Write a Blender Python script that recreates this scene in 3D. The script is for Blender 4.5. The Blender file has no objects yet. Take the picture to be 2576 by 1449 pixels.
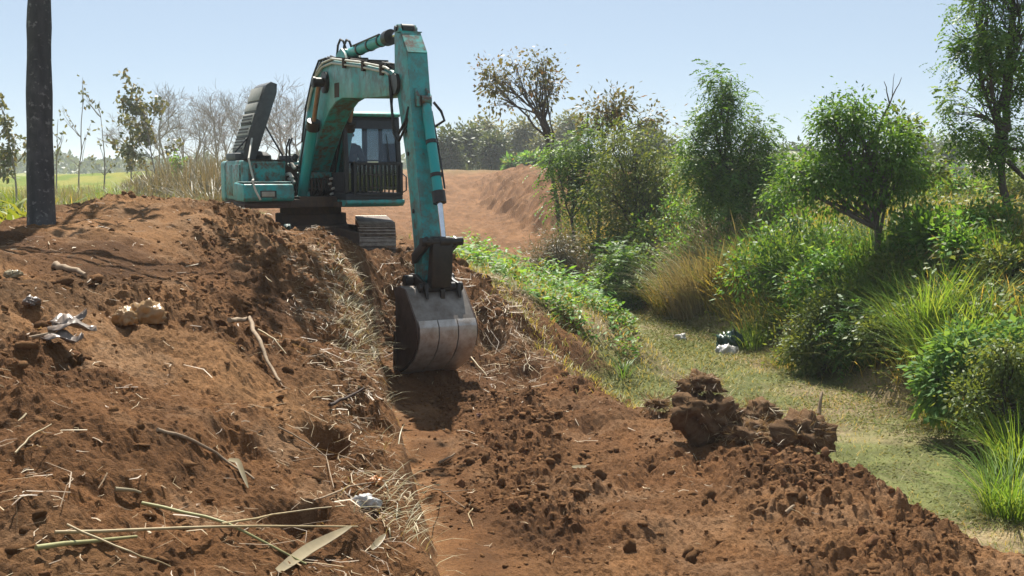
import bpy, bmesh, math, random
import numpy as np
from mathutils import Vector, Matrix, Euler

# ------------------------------------------------------------------ camera, sky, sun, exposure
SC = bpy.context.scene
COL = SC.collection
FPX, PITCH, EYE = 2863.0, math.radians(5.97), 1.55      # focal length in 2576-wide pixels
cam_d = bpy.data.cameras.new('camera'); cam = bpy.data.objects.new('camera', cam_d); COL.objects.link(cam)
cam.location = (0, 0, EYE); cam.rotation_euler = (math.pi/2 - PITCH, 0, 0)
cam_d.sensor_width = 36.0; cam_d.lens = 36.0*FPX/2576.0; cam_d.clip_start = 0.05; cam_d.clip_end = 6000
SC.camera = cam

SUN_EL, SUN_AZ = math.radians(56), math.radians(-9)      # azimuth from +Y towards +X
world = bpy.data.worlds.new('World'); SC.world = world; world.use_nodes = True
wn = world.node_tree; bg = wn.nodes['Background']
sky = wn.nodes.new('ShaderNodeTexSky'); sky.sky_type = 'NISHITA'; sky.sun_disc = False
sky.sun_elevation = SUN_EL; sky.sun_rotation = SUN_AZ
sky.air_density = 0.6; sky.dust_density = 0.25; sky.ozone_density = 2.5; sky.altitude = 0
skm = wn.nodes.new('ShaderNodeMix'); skm.data_type = 'RGBA'; skm.inputs[0].default_value = .65; skm.inputs[7].default_value = (4.5, 5.35, 6.1, 1)
wn.links.new(sky.outputs[0], skm.inputs[6]); wn.links.new(skm.outputs[2], bg.inputs[0]); bg.inputs[1].default_value = 0.062
sun_d = bpy.data.lights.new('sun', 'SUN'); sun = bpy.data.objects.new('sun', sun_d); COL.objects.link(sun)
sun_d.energy = 5.0; sun_d.angle = math.radians(0.6); sun_d.color = (1.0, 0.94, 0.84)
sv = Vector((math.sin(SUN_AZ)*math.cos(SUN_EL), math.cos(SUN_AZ)*math.cos(SUN_EL), math.sin(SUN_EL)))
sun.rotation_euler = (-sv).to_track_quat('-Z', 'Y').to_euler(); sun.location = (0, 0, 30)
SC.view_settings.view_transform = 'Standard'; SC.view_settings.look = 'None'
SC.view_settings.gamma = 1.0; SC.view_settings.exposure = 1.1; SC.view_settings.use_curve_mapping = False
SC.cycles.max_bounces = 8; SC.cycles.transparent_max_bounces = 12

RNG = np.random.default_rng(7)

# ------------------------------------------------------------------ picture <-> place helpers
def ray(u, v):
    x = (u-1288)/FPX; y = -(v-724.5)/FPX
    return np.array([x, math.cos(PITCH)+y*math.sin(PITCH), -math.sin(PITCH)+y*math.cos(PITCH)])
def at(u, v, Y):
    d = ray(u, v); return np.array([0, 0, EYE]) + d*(Y/d[1])

# ------------------------------------------------------------------ noise
def _h(ix, iy, seed):
    h = (ix.astype(np.int64)*374761393 + iy.astype(np.int64)*668265263 + seed*974711) & 0xffffffff
    h = ((h ^ (h >> 13))*1274126177) & 0xffffffff
    h = ((h ^ (h >> 15))*2246822519) & 0xffffffff
    return ((h ^ (h >> 16)) & 0xffffff)/float(0xffffff)
def vn(x, y, seed=0):
    ix = np.floor(x); iy = np.floor(y); fx = x-ix; fy = y-iy
    fx = fx*fx*fx*(fx*(fx*6-15)+10); fy = fy*fy*fy*(fy*(fy*6-15)+10)
    a = _h(ix, iy, seed); b = _h(ix+1, iy, seed); c = _h(ix, iy+1, seed); d = _h(ix+1, iy+1, seed)
    return ((a*(1-fx)+b*fx)*(1-fy)+(c*(1-fx)+d*fx)*fy)*2-1
def fbm(x, y, seed=0, o=4):
    r = np.zeros_like(x); a = 1.0; t = 0
    for i in range(o):
        r += a*vn(x, y, seed+i*17); t += a; a *= .5; x = x*2.03+11.7; y = y*2.03-5.3
    return r/t
def worley(x, y, seed=0):
    ix = np.floor(x); iy = np.floor(y); best = np.full(x.shape, 9.0); cid = np.zeros(x.shape)
    for dx in (-1, 0, 1):
        for dy in (-1, 0, 1):
            jx = ix+dx; jy = iy+dy
            px = jx+_h(jx, jy, seed); py = jy+_h(jx, jy, seed+3)
            d = (px-x)**2+(py-y)**2
            m = d < best; best = np.where(m, d, best); cid = np.where(m, _h(jx, jy, seed+9), cid)
    return np.sqrt(best), cid
def sstep(a, b, x):
    q = np.clip((x-a)/(b-a), 0, 1); return q*q*(3-2*q)

# ------------------------------------------------------------------ terrain: profiles across the canal (t) at stations along it (s)
DS = (-0.182, 0.983)
def st(x, y): return DS[0]*x+DS[1]*y, DS[1]*x-DS[0]*y
def xy(s, t): return DS[0]*s+DS[1]*t, DS[1]*s-DS[0]*t
# knots: field, toe, shoulder, crest, crest edge, mid slope, cut edge, wall foot, floor, floor right, lip, lip foot, bed, bank foot, bank mid, bank top, far
PROF = [
 (-30,[-90,-9,-5.0,-3.5,-1.6,-.4,.5,.8,2.0,3.4,4.6,5.6,6.2,7.0,8.3,10.5,90],[0,-.1,-.1,-.1,-.1,-.4,-.8,-1.3,-1.35,-1.35,-1.35,-1.8,-1.9,-1.8,-.9,.1,.1]),
 (2.5,[-90,-9,-5.0,-3.0,-1.2,-.4,.5,.85,2.0,3.6,5.0,5.8,6.3,6.9,8.2,10.5,90],[0,-.1,-.1,-.1,-.3,-.6,-1.0,-1.35,-1.4,-1.4,-1.4,-1.85,-1.9,-1.8,-.9,.1,.1]),
 (5.0,[-90,-9,-5.0,-3.0,-1.2,-.4,.66,.90,2.0,3.6,5.0,5.9,6.4,7.0,8.3,10.6,90],[0,-.05,.0,.10,-.08,-.35,-.86,-1.33,-1.38,-1.38,-1.38,-1.86,-1.92,-1.8,-.9,.1,.1]),
 (7.0,[-90,-8,-4.8,-3.2,-1.6,-.5,.68,.90,2.0,3.8,5.1,6.0,6.9,7.8,9.0,11.0,90],[0,-.05,.25,.40,.28,-.05,-.68,-1.32,-1.36,-1.34,-1.30,-1.86,-1.92,-1.8,-.9,.15,.15]),
 (9.0,[-90,-7.5,-4.6,-3.3,-1.9,-.6,.70,.91,2.0,3.9,4.9,5.8,7.0,8.1,9.3,11.2,90],[0,0,.48,.62,.50,.15,-.42,-1.30,-1.34,-1.28,-1.20,-1.86,-1.92,-1.82,-.95,.2,.2]),
 (10.5,[-90,-6.8,-4.3,-3.4,-2.0,-.6,.72,.92,2.0,3.6,4.7,5.5,6.9,8.3,9.4,11.2,90],[0,0,.60,.76,.68,.30,-.28,-1.28,-1.32,-1.26,-1.18,-1.85,-1.92,-1.84,-1.0,.2,.2]),
 (12.3,[-90,-6.0,-4.0,-3.2,-1.9,-.5,.74,.93,2.0,3.0,3.9,4.8,6.6,8.4,9.4,11.3,90],[0,0,.60,.84,.80,.42,-.10,-1.27,-1.32,-1.28,-1.24,-1.82,-1.90,-1.86,-1.0,.25,.25]),
 (14.2,[-90,-5.2,-3.6,-2.6,-1.2,-.2,.76,.95,1.8,2.7,3.5,4.4,6.0,8.2,9.2,11.2,90],[0,0,.78,1.03,1.02,.62,.08,-1.2,-1.24,-1.24,-1.15,-1.80,-1.88,-1.86,-1.0,.3,.3]),
 (15.1,[-90,-5.0,-3.4,-2.5,-.9,-.15,.78,1.08,1.7,2.6,3.5,4.3,6.0,8.2,9.2,11.2,90],[0,0,.92,1.13,1.10,.66,.2,-1.02,-1.13,-1.14,-1.08,-1.80,-1.87,-1.86,-1.0,.3,.3]),
 (15.9,[-90,-4.9,-3.3,-2.5,-.8,-.1,.8,1.08,1.7,2.5,3.1,4.3,6.0,8.3,9.3,11.2,90],[0,0,.95,1.15,1.10,.70,.30,-.45,-.62,-.66,-.66,-1.75,-1.86,-1.86,-1.0,.35,.35]),
 (16.7,[-90,-4.9,-3.3,-2.4,-1.0,.0,.8,1.1,1.7,2.3,2.8,4.6,6.0,8.3,9.3,11.3,90],[0,0,.75,.95,.92,.55,.38,.28,.15,-.05,-.22,-1.35,-1.85,-1.86,-1.0,.4,.4]),
 (17.6,[-90,-4.9,-3.3,-2.4,-1.2,.0,.8,1.1,1.7,2.2,2.6,5.0,6.1,8.3,9.3,11.3,90],[0,0,.2,.25,.22,.2,.22,.24,.2,.12,-0.05,-1.05,-1.84,-1.86,-1.0,.4,.4]),
 (18.6,[-90,-5,-3.3,-2.4,-1.2,.0,.8,1.1,1.7,2.1,2.5,5.2,6.3,8.3,9.3,11.3,90],[0,-.05,0,.02,.02,0,.0,.0,.02,.04,-0.05,-0.92,-1.83,-1.86,-1.0,.4,.4]),
 (26,[-90,-5,-3.3,-2.4,-1.2,.0,.8,1.1,1.7,2.0,2.4,5.3,6.5,8.3,9.4,11.4,90],[0,-.05,0,0,0,0,0,0,0,0,-0.1,-0.95,-1.75,-1.8,-.9,.4,.4]),
 (34,[-90,-5,-3.3,-2.4,-1.2,.0,.6,.9,1.4,1.8,2.2,4.6,6.4,8.6,9.6,11.8,90],[0,-.05,-.1,-.1,-.1,-.2,-.2,-.3,-.4,-.5,-.6,-1.3,-1.5,-1.5,-.6,.6,.4]),
 (44,[-90,-6,-3.3,-2.4,-1.2,.0,.6,.9,1.4,1.8,2.2,4.6,6.8,9.3,10.4,12.4,90],[0,-.05,-.1,-.1,-.2,-.3,-.4,-.5,-.6,-.7,-.8,-1.1,-1.2,-1.15,.1,1.2,.3]),
 (60,[-90,-8,-4.3,-3.4,-1.8,.0,.6,.9,1.4,1.8,2.2,4.6,7.4,10.6,11.8,13.6,90],[0,-.05,-.1,-.2,-.4,-.6,-.7,-.8,-.9,-.9,-1.0,-1.1,-1.15,-1.1,.2,1.3,.3]),
 (78,[-90,-8,-4.3,-3.4,-1.8,.0,.6,.9,1.4,1.8,2.2,4.6,8.2,12.2,13.4,15.4,90],[0,-.05,-.1,-.2,-.4,-.6,-.7,-.8,-.8,-.8,-.8,-.8,-.8,-.7,.5,1.35,.3]),
 (92,[-90,-30,-12,-3.4,-1.8,.0,.6,.9,1.4,1.8,2.2,4.6,8.8,14,16,19,90],[0,.6,1.4,1.5,1.5,1.5,1.5,1.5,1.5,1.5,1.5,1.5,1.5,1.5,1.45,1.4,.3]),
 (104,[-90,-30,-12,-3.4,-1.8,.0,.6,.9,1.4,1.8,2.2,4.6,8.8,14,16,19,90],[0,.3,.8,.9,.9,.9,.9,.9,.9,.9,.9,.9,.9,.9,.9,.8,.3]),
 (130,[-90,-30,-12,-3.4,-1.8,.0,.6,.9,1.4,1.8,2.2,4.6,8.8,14,16,19,90],[0]*17),
]
PS = np.array([p[0] for p in PROF], float); PT = np.array([p[1] for p in PROF], float); PZ = np.array([p[2] for p in PROF], float)
def h_base(s, t):
    s = np.clip(s, PS[0], PS[-1]-1e-6); i = np.clip(np.searchsorted(PS, s, 'right')-1, 0, len(PS)-2)
    w = ((s-PS[i])/(PS[i+1]-PS[i]))[:, None]
    T = PT[i]*(1-w)+PT[i+1]*w; Z = PZ[i]*(1-w)+PZ[i+1]*w
    z = np.zeros(len(s)); done = t <= T[:, 0]; z[done] = Z[done, 0]
    for k in range(T.shape[1]-1):
        m = (t > T[:, k]) & (t <= T[:, k+1]); q = (t-T[:, k])/(T[:, k+1]-T[:, k]+1e-9)
        z = np.where(m, Z[:, k]*(1-q)+Z[:, k+1]*q, z)
    z = np.where(t > T[:, -1], Z[:, -1], z)
    return z
def knot(s, k):
    return np.interp(s, PS, PT[:, k])
DENTS = []
def soil_mask(s, t, n):
    left = knot(s, 1)+.5; right = knot(s, 11)-.25
    m = sstep(-.5, .35, t-left+n*.7)*sstep(-.35, .25, right-t+n*.5)
    m = m*sstep(40, 33, s)
    # weeds cover the canal side of the strip beyond the digging
    m *= 1-sstep(16.9, 18.0, s)*(1-sstep(27, 31, s))*sstep(-.25, .35, t-knot(s, 10)+n*.3)
    # beyond the machine the field comes up to the cut strip
    m *= 1-sstep(16.5, 19, s)*(1-sstep(30, 40, s))*sstep(-2.2, -3.0, t+n*.6)
    far = sstep(29, 34, s+n*3)*sstep(96, 88, s)*sstep(-4.5, -2.0, t+n)*sstep(.8, -.2, t-knot(s, 15)+n)
    return np.clip(np.maximum(m, far), 0, 1)
def H(x, y, full=False):
    x = np.atleast_1d(np.asarray(x, float)); y = np.atleast_1d(np.asarray(y, float))
    s, t = st(x, y)
    wob = fbm(x*.55, y*.55, 5, 3)
    s2 = s+.25*wob; t2 = t+.16*fbm(x*.8+9, y*.8, 8, 3)*sstep(40, 20, s)*(1-.45*np.exp(-((t-.85)/.4)**2)*sstep(16, 15, s))+.055*fbm(x*3.1, y*3.1, 12, 3)*np.exp(-((t-.8)/.4)**2)*sstep(40, 20, s)+.8*wob*sstep(28, 45, s)
    z = .34*h_base(s2, t2)+.33*h_base(s2+.1, t2-.025)+.33*h_base(s2-.1, t2+.025)
    n = fbm(x*.9, y*.9, 31, 4)
    soil = soil_mask(s, t, n)
    near = sstep(40, 22, s)
    wallk = np.exp(-((t-.86)/.22)**2)*sstep(16.2, 15.2, s)           # shaved wall of the cut stays smooth
    top = sstep(10.2, 11.2, s)*sstep(16.3, 15.5, s)*sstep(-.9, -1.7, t)*.55   # trodden top of the bank
    rough = soil*(1-.8*wallk)*(1-top)
    scr = np.exp(-((t-1.25)/.38)**2)*sstep(15.2, 14.2, s)*.8                    # scraped strip of floor beside the wall
    rough = rough*(1-scr)
    pm = sstep(-.35, .35, fbm(x*.75, y*.75, 61, 3)); rn = rough*near*(.30+.70*pm)
    d = .075*fbm(x*1.3, y*1.3, 41, 3)*soil
    d += rough*near*.13*(np.abs(vn(x*1.9+.4*n, y*1.9, 45))-.25)
    d += rn*(.080*(np.abs(fbm(x*4.1, y*4.1+.5*n, 46, 2))-.2)+.055*(np.abs(vn(x*9.2, y*9.2, 47))-.25)+.034*(np.abs(vn(x*19, y*19, 48))-.25))
    d += rough*near*.014*vn(x*37, y*37, 49)
    f, c = worley(x*4.6+.6*n, y*4.6, 52); d += rn*.040*sstep(.25, 1.0, c)*sstep(.62, .30, f)      # broken blocks standing proud
    f, c = worley(x*10.5, y*10.5+.4*n, 53); d += rn*.022*sstep(.3, 1.0, c)*sstep(.60, .30, f)
    f, c = worley(x*24, y*24, 54); d += rough*near*(.35+.65*pm)*.011*sstep(.35, 1.0, c)*sstep(.58, .34, f)
    # gouges left by digging along the slope
    d -= rough*near*.13*np.clip(vn(s*1.1+.5*n, t*3.2+wob, 71)-.35, 0, 1)
    d += (1-soil)*(.05*fbm(x*.8, y*.8, 43, 3)+.012*fbm(x*6, y*6, 44, 3)*near)
    fur = sstep(34, 42, s)*sstep(90, 84, s)*soil
    slp = sstep(-1.2, .6, t-knot(s, 13)); d += fur*(slp*(.30*np.abs(vn(s*.75+t*1.1, t*.2, 81))+.24*np.abs(vn(s*1.5+t*2.1, t*.4, 82)))+.20*np.abs(fbm(x*1.1, y*1.1, 83, 3))+.16*np.abs(fbm(x*2.4, y*2.4, 84, 3)))
    z = z+d
    for (cx, cy, r, dep) in DENTS:
        q = ((x-cx)**2+(y-cy)**2)/(r*r)*(1+.5*n); z = z-dep*np.exp(-q*q)
    return (z, soil, s, t, n, wob) if full else z
def hz(x, y): return float(H(x, y)[0])
def ground_at(u, v, lo=2.5, hi=140):
    d = ray(u, v); k = np.exp(np.linspace(math.log(lo), math.log(hi), 1600))
    p = np.array([0, 0, EYE])[None]+d[None]*k[:, None]
    below = p[:, 2] < H(p[:, 0], p[:, 1])
    i = int(np.argmax(below)) if below.any() else len(k)-1
    return p[i]
for (u, v, r, dep) in [(820, 1100, .17, .34), (1240, 860, .2, .16), (1340, 850, .22, .15), (590, 1100, .15, .12), (700, 1290, .16, .14), (770, 1300, .12, .16), (1330, 940, .2, .14), (1440, 940, .2, .14), (200, 1250, .12, .1), (600, 870, .12, .1), (330, 1230, .1, .08)]:
    g = ground_at(u, v); DENTS.append((g[0], g[1], r, dep))

# ------------------------------------------------------------------ materials
def newmat(name):
    m = bpy.data.materials.new(name); m.use_nodes = True
    nt = m.node_tree; return m, nt, nt.nodes['Principled BSDF'], nt.nodes, nt.links
def nd(nt, typ, **kw):
    n = nt.nodes.new(typ)
    for k, v in kw.items():
        if k.startswith('_'): setattr(n, k[1:], v)
        else: n.inputs[k].default_value = v
    return n
def mixc(nt, fac, a, b, blend='MIX'):
    n = nt.nodes.new('ShaderNodeMix'); n.data_type = 'RGBA'; n.blend_type = blend
    for sock, val in ((n.inputs[0], fac), (n.inputs[6], a), (n.inputs[7], b)):
        if hasattr(val, 'is_linked') or isinstance(val, bpy.types.NodeSocket): nt.links.new(val, sock)
        elif isinstance(val, (int, float)): sock.default_value = val
        else: sock.default_value = (*val, 1)
    return n.outputs[2]
def ramp(nt, sock, a, b):
    n = nd(nt, 'ShaderNodeMapRange'); n.inputs[1].default_value = a; n.inputs[2].default_value = b
    nt.links.new(sock, n.inputs[0]); return n.outputs[0]
def noise(nt, scale, detail=5, rough=.6, vec=None, dist=0):
    n = nd(nt, 'ShaderNodeTexNoise', Scale=scale, Detail=detail, Roughness=rough, Distortion=dist)
    if vec is not None: nt.links.new(vec, n.inputs['Vector'])
    return n.outputs[0]
def bump(nt, sock, strength, dist, b):
    n = nd(nt, 'ShaderNodeBump', Strength=strength, Distance=dist); nt.links.new(sock, n.inputs['Height'])
    nt.links.new(n.outputs[0], b.inputs['Normal']); return n
def coords(nt, kind='Object'): return nt.nodes.new('ShaderNodeTexCoord').outputs[kind]

def m_ground():
    m, nt, b, N, L = newmat('ground_earth'); co = coords(nt)
    a = nd(nt, 'ShaderNodeAttribute', _attribute_name='Col').outputs[0]
    n1 = noise(nt, 3.5, 8, .7, co); n2 = noise(nt, 38, 6, .75, co); n3 = noise(nt, 75, 3, .7, co)
    c = mixc(nt, ramp(nt, n1, .38, .68), a, mixc(nt, 1.0, a, (1.28, 1.22, 1.15), 'MULTIPLY'))
    c = mixc(nt, ramp(nt, n2, .45, .75), c, mixc(nt, 1.0, c, (.46, .43, .41), 'MULTIPLY'))
    c = mixc(nt, ramp(nt, n3, .55, .8), c, mixc(nt, 1.0, c, (1.5, 1.46, 1.4), 'MULTIPLY'))
    L.new(c, b.inputs['Base Color']); b.inputs['Roughness'].default_value = .95; b.inputs['Specular IOR Level'].default_value = .12
    ad = nd(nt, 'ShaderNodeMath', _operation='ADD'); L.new(n2, ad.inputs[0]); L.new(n3, ad.inputs[1])
    bump(nt, ad.outputs[0], .8, .03, b); return m
def m_soil(name, c0, c1):
    m, nt, b, N, L = newmat(name); co = coords(nt)
    n2 = noise(nt, 9, 7, .75, co); oi = nd(nt, 'ShaderNodeObjectInfo')
    c = mixc(nt, ramp(nt, n2, .35, .7), c0, c1)
    L.new(c, b.inputs['Base Color']); b.inputs['Roughness'].default_value = .96; b.inputs['Specular IOR Level'].default_value = .1
    bump(nt, noise(nt, 45, 5, .8, co), .9, .03, b); return m
def m_leaf(name, cols, trans=.35, rough=.5, spec=.35):
    """cols: three colours picked by the per-leaf random attribute; light passes through the leaf"""
    m, nt, b, N, L = newmat(name)
    a = nd(nt, 'ShaderNodeAttribute', _attribute_name='var').outputs[2]
    r = nt.nodes.new('ShaderNodeValToRGB'); L.new(a, r.inputs[0]); r.color_ramp.interpolation = 'LINEAR'
    els = r.color_ramp.elements; k = len(cols)
    for i, c in enumerate(cols):
        e = els[i] if i < 2 else els.new(1)
        e.position = i/(k-1); e.color = (*c, 1)
    L.new(r.outputs[0], b.inputs['Base Color']); b.inputs['Roughness'].default_value = rough; b.inputs['Specular IOR Level'].default_value = spec
    t = nd(nt, 'ShaderNodeBsdfTranslucent'); mul = mixc(nt, 1.0, r.outputs[0], (1.6, 1.22, .6), 'MULTIPLY'); L.new(mul, t.inputs[0])
    mx = nd(nt, 'ShaderNodeMixShader'); mx.inputs[0].default_value = trans
    L.new(b.outputs[0], mx.inputs[1]); L.new(t.outputs[0], mx.inputs[2]); L.new(mx.outputs[0], N['Material Output'].inputs[0]); return m
def m_bark(name, c0, c1, scale=14, lichen=None):
    m, nt, b, N, L = newmat(name); co = coords(nt)
    mp = nd(nt, 'ShaderNodeMapping'); mp.inputs['Scale'].default_value = (1, 1, .22); L.new(co, mp.inputs[0])
    n = noise(nt, scale, 7, .7, mp.outputs[0]); c = mixc(nt, ramp(nt, n, .35, .68), c0, c1)
    if lichen:
        l = noise(nt, 16, 5, .6, co); c = mixc(nt, ramp(nt, l, .58, .66), c, lichen)
        l2 = noise(nt, 3, 4, .6, co); c = mixc(nt, ramp(nt, l2, .5, .75), c, mixc(nt, .5, c, lichen))
    L.new(c, b.inputs['Base Color']); b.inputs['Roughness'].default_value = .9
    bump(nt, n, .7, .03, b); return m
def m_paint(name, base, fade, rust=.5, dust=.35, fadeamt=.5):
    m, nt, b, N, L = newmat(name); co = coords(nt)
    mp = nd(nt, 'ShaderNodeMapping'); mp.inputs['Scale'].default_value = (1, 1, .35); L.new(co, mp.inputs[0])
    nf = noise(nt, 1.7, 6, .65, mp.outputs[0]); c = mixc(nt, ramp(nt, nf, .42, .78), base, mixc(nt, fadeamt, base, fade))
    nr = noise(nt, 4.2, 9, .72, mp.outputs[0], .6); fr = ramp(nt, nr, .62-.09*rust, .66)
    c = mixc(nt, fr, c, (.085, .036, .018))
    ng = noise(nt, 11, 8, .7, mp.outputs[0]); fg = nd(nt, 'ShaderNodeMath', _operation='MULTIPLY'); L.new(ramp(nt, ng, .45, .8), fg.inputs[0]); fg.inputs[1].default_value = dust
    c = mixc(nt, fg.outputs[0], c, (.24, .18, .12))
    ns = noise(nt, 60, 3, .6, co); c = mixc(nt, ramp(nt, ns, .7, .74), c, (.03, .03, .028))
    pt = nd(nt, 'ShaderNodeNewGeometry').outputs['Pointiness']; ne = noise(nt, 7, 5, .7, co); em = nd(nt, 'ShaderNodeMath', _operation='MULTIPLY'); L.new(ramp(nt, pt, .515, .56), em.inputs[0]); L.new(ramp(nt, ne, .40, .60), em.inputs[1])
    c = mixc(nt, em.outputs[0], c, (.10, .055, .032))
    L.new(c, b.inputs['Base Color'])
    rr = ramp(nt, ng, .3, .7); mr = nd(nt, 'ShaderNodeMapRange'); mr.inputs[3].default_value = .32; mr.inputs[4].default_value = .62; L.new(rr, mr.inputs[0]); L.new(mr.outputs[0], b.inputs['Roughness'])
    bump(nt, ng, .12, .01, b); return m
def m_plain(name, c0, c1=None, rough=.6, metal=0, scale=12, bmp=.2, spec=.4):
    m, nt, b, N, L = newmat(name); co = coords(nt)
    n = noise(nt, scale, 7, .7, co)
    if c1 is None: c1 = tuple(x*.6 for x in c0)
    L.new(mixc(nt, ramp(nt, n, .35, .7), c0, c1), b.inputs['Base Color'])
    b.inputs['Roughness'].default_value = rough; b.inputs['Metallic'].default_value = metal; b.inputs['Specular IOR Level'].default_value = spec
    if bmp: bump(nt, n, bmp, .01, b)
    return m
def m_glass():
    m, nt, b, N, L = newmat('cab_glass')
    tr = nd(nt, 'ShaderNodeBsdfTransparent'); tr.inputs[0].default_value = (.78, .85, .88, 1)
    gl = nd(nt, 'ShaderNodeBsdfGlossy', Roughness=.04); gl.inputs[0].default_value = (.9, .95, 1, 1)
    fr = nd(nt, 'ShaderNodeFresnel', IOR=1.5); mx = nd(nt, 'ShaderNodeMixShader')
    L.new(fr.outputs[0], mx.inputs[0]); L.new(tr.outputs[0], mx.inputs[1]); L.new(gl.outputs[0], mx.inputs[2]); L.new(mx.outputs[0], N['Material Output'].inputs[0]); return m
def m_bag(name, col, trans):
    m, nt, b, N, L = newmat(name); co = coords(nt)
    n = noise(nt, 7, 5, .6, co); c = mixc(nt, ramp(nt, n, .4, .7), col, tuple(x*.72 for x in col)); L.new(c, b.inputs['Base Color'])
    b.inputs['Roughness'].default_value = .35
    t = nd(nt, 'ShaderNodeBsdfTranslucent'); L.new(c, t.inputs[0]); mx = nd(nt, 'ShaderNodeMixShader'); mx.inputs[0].default_value = trans
    L.new(b.outputs[0], mx.inputs[1]); L.new(t.outputs[0], mx.inputs[2]); L.new(mx.outputs[0], N['Material Output'].inputs[0]); return m

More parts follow.
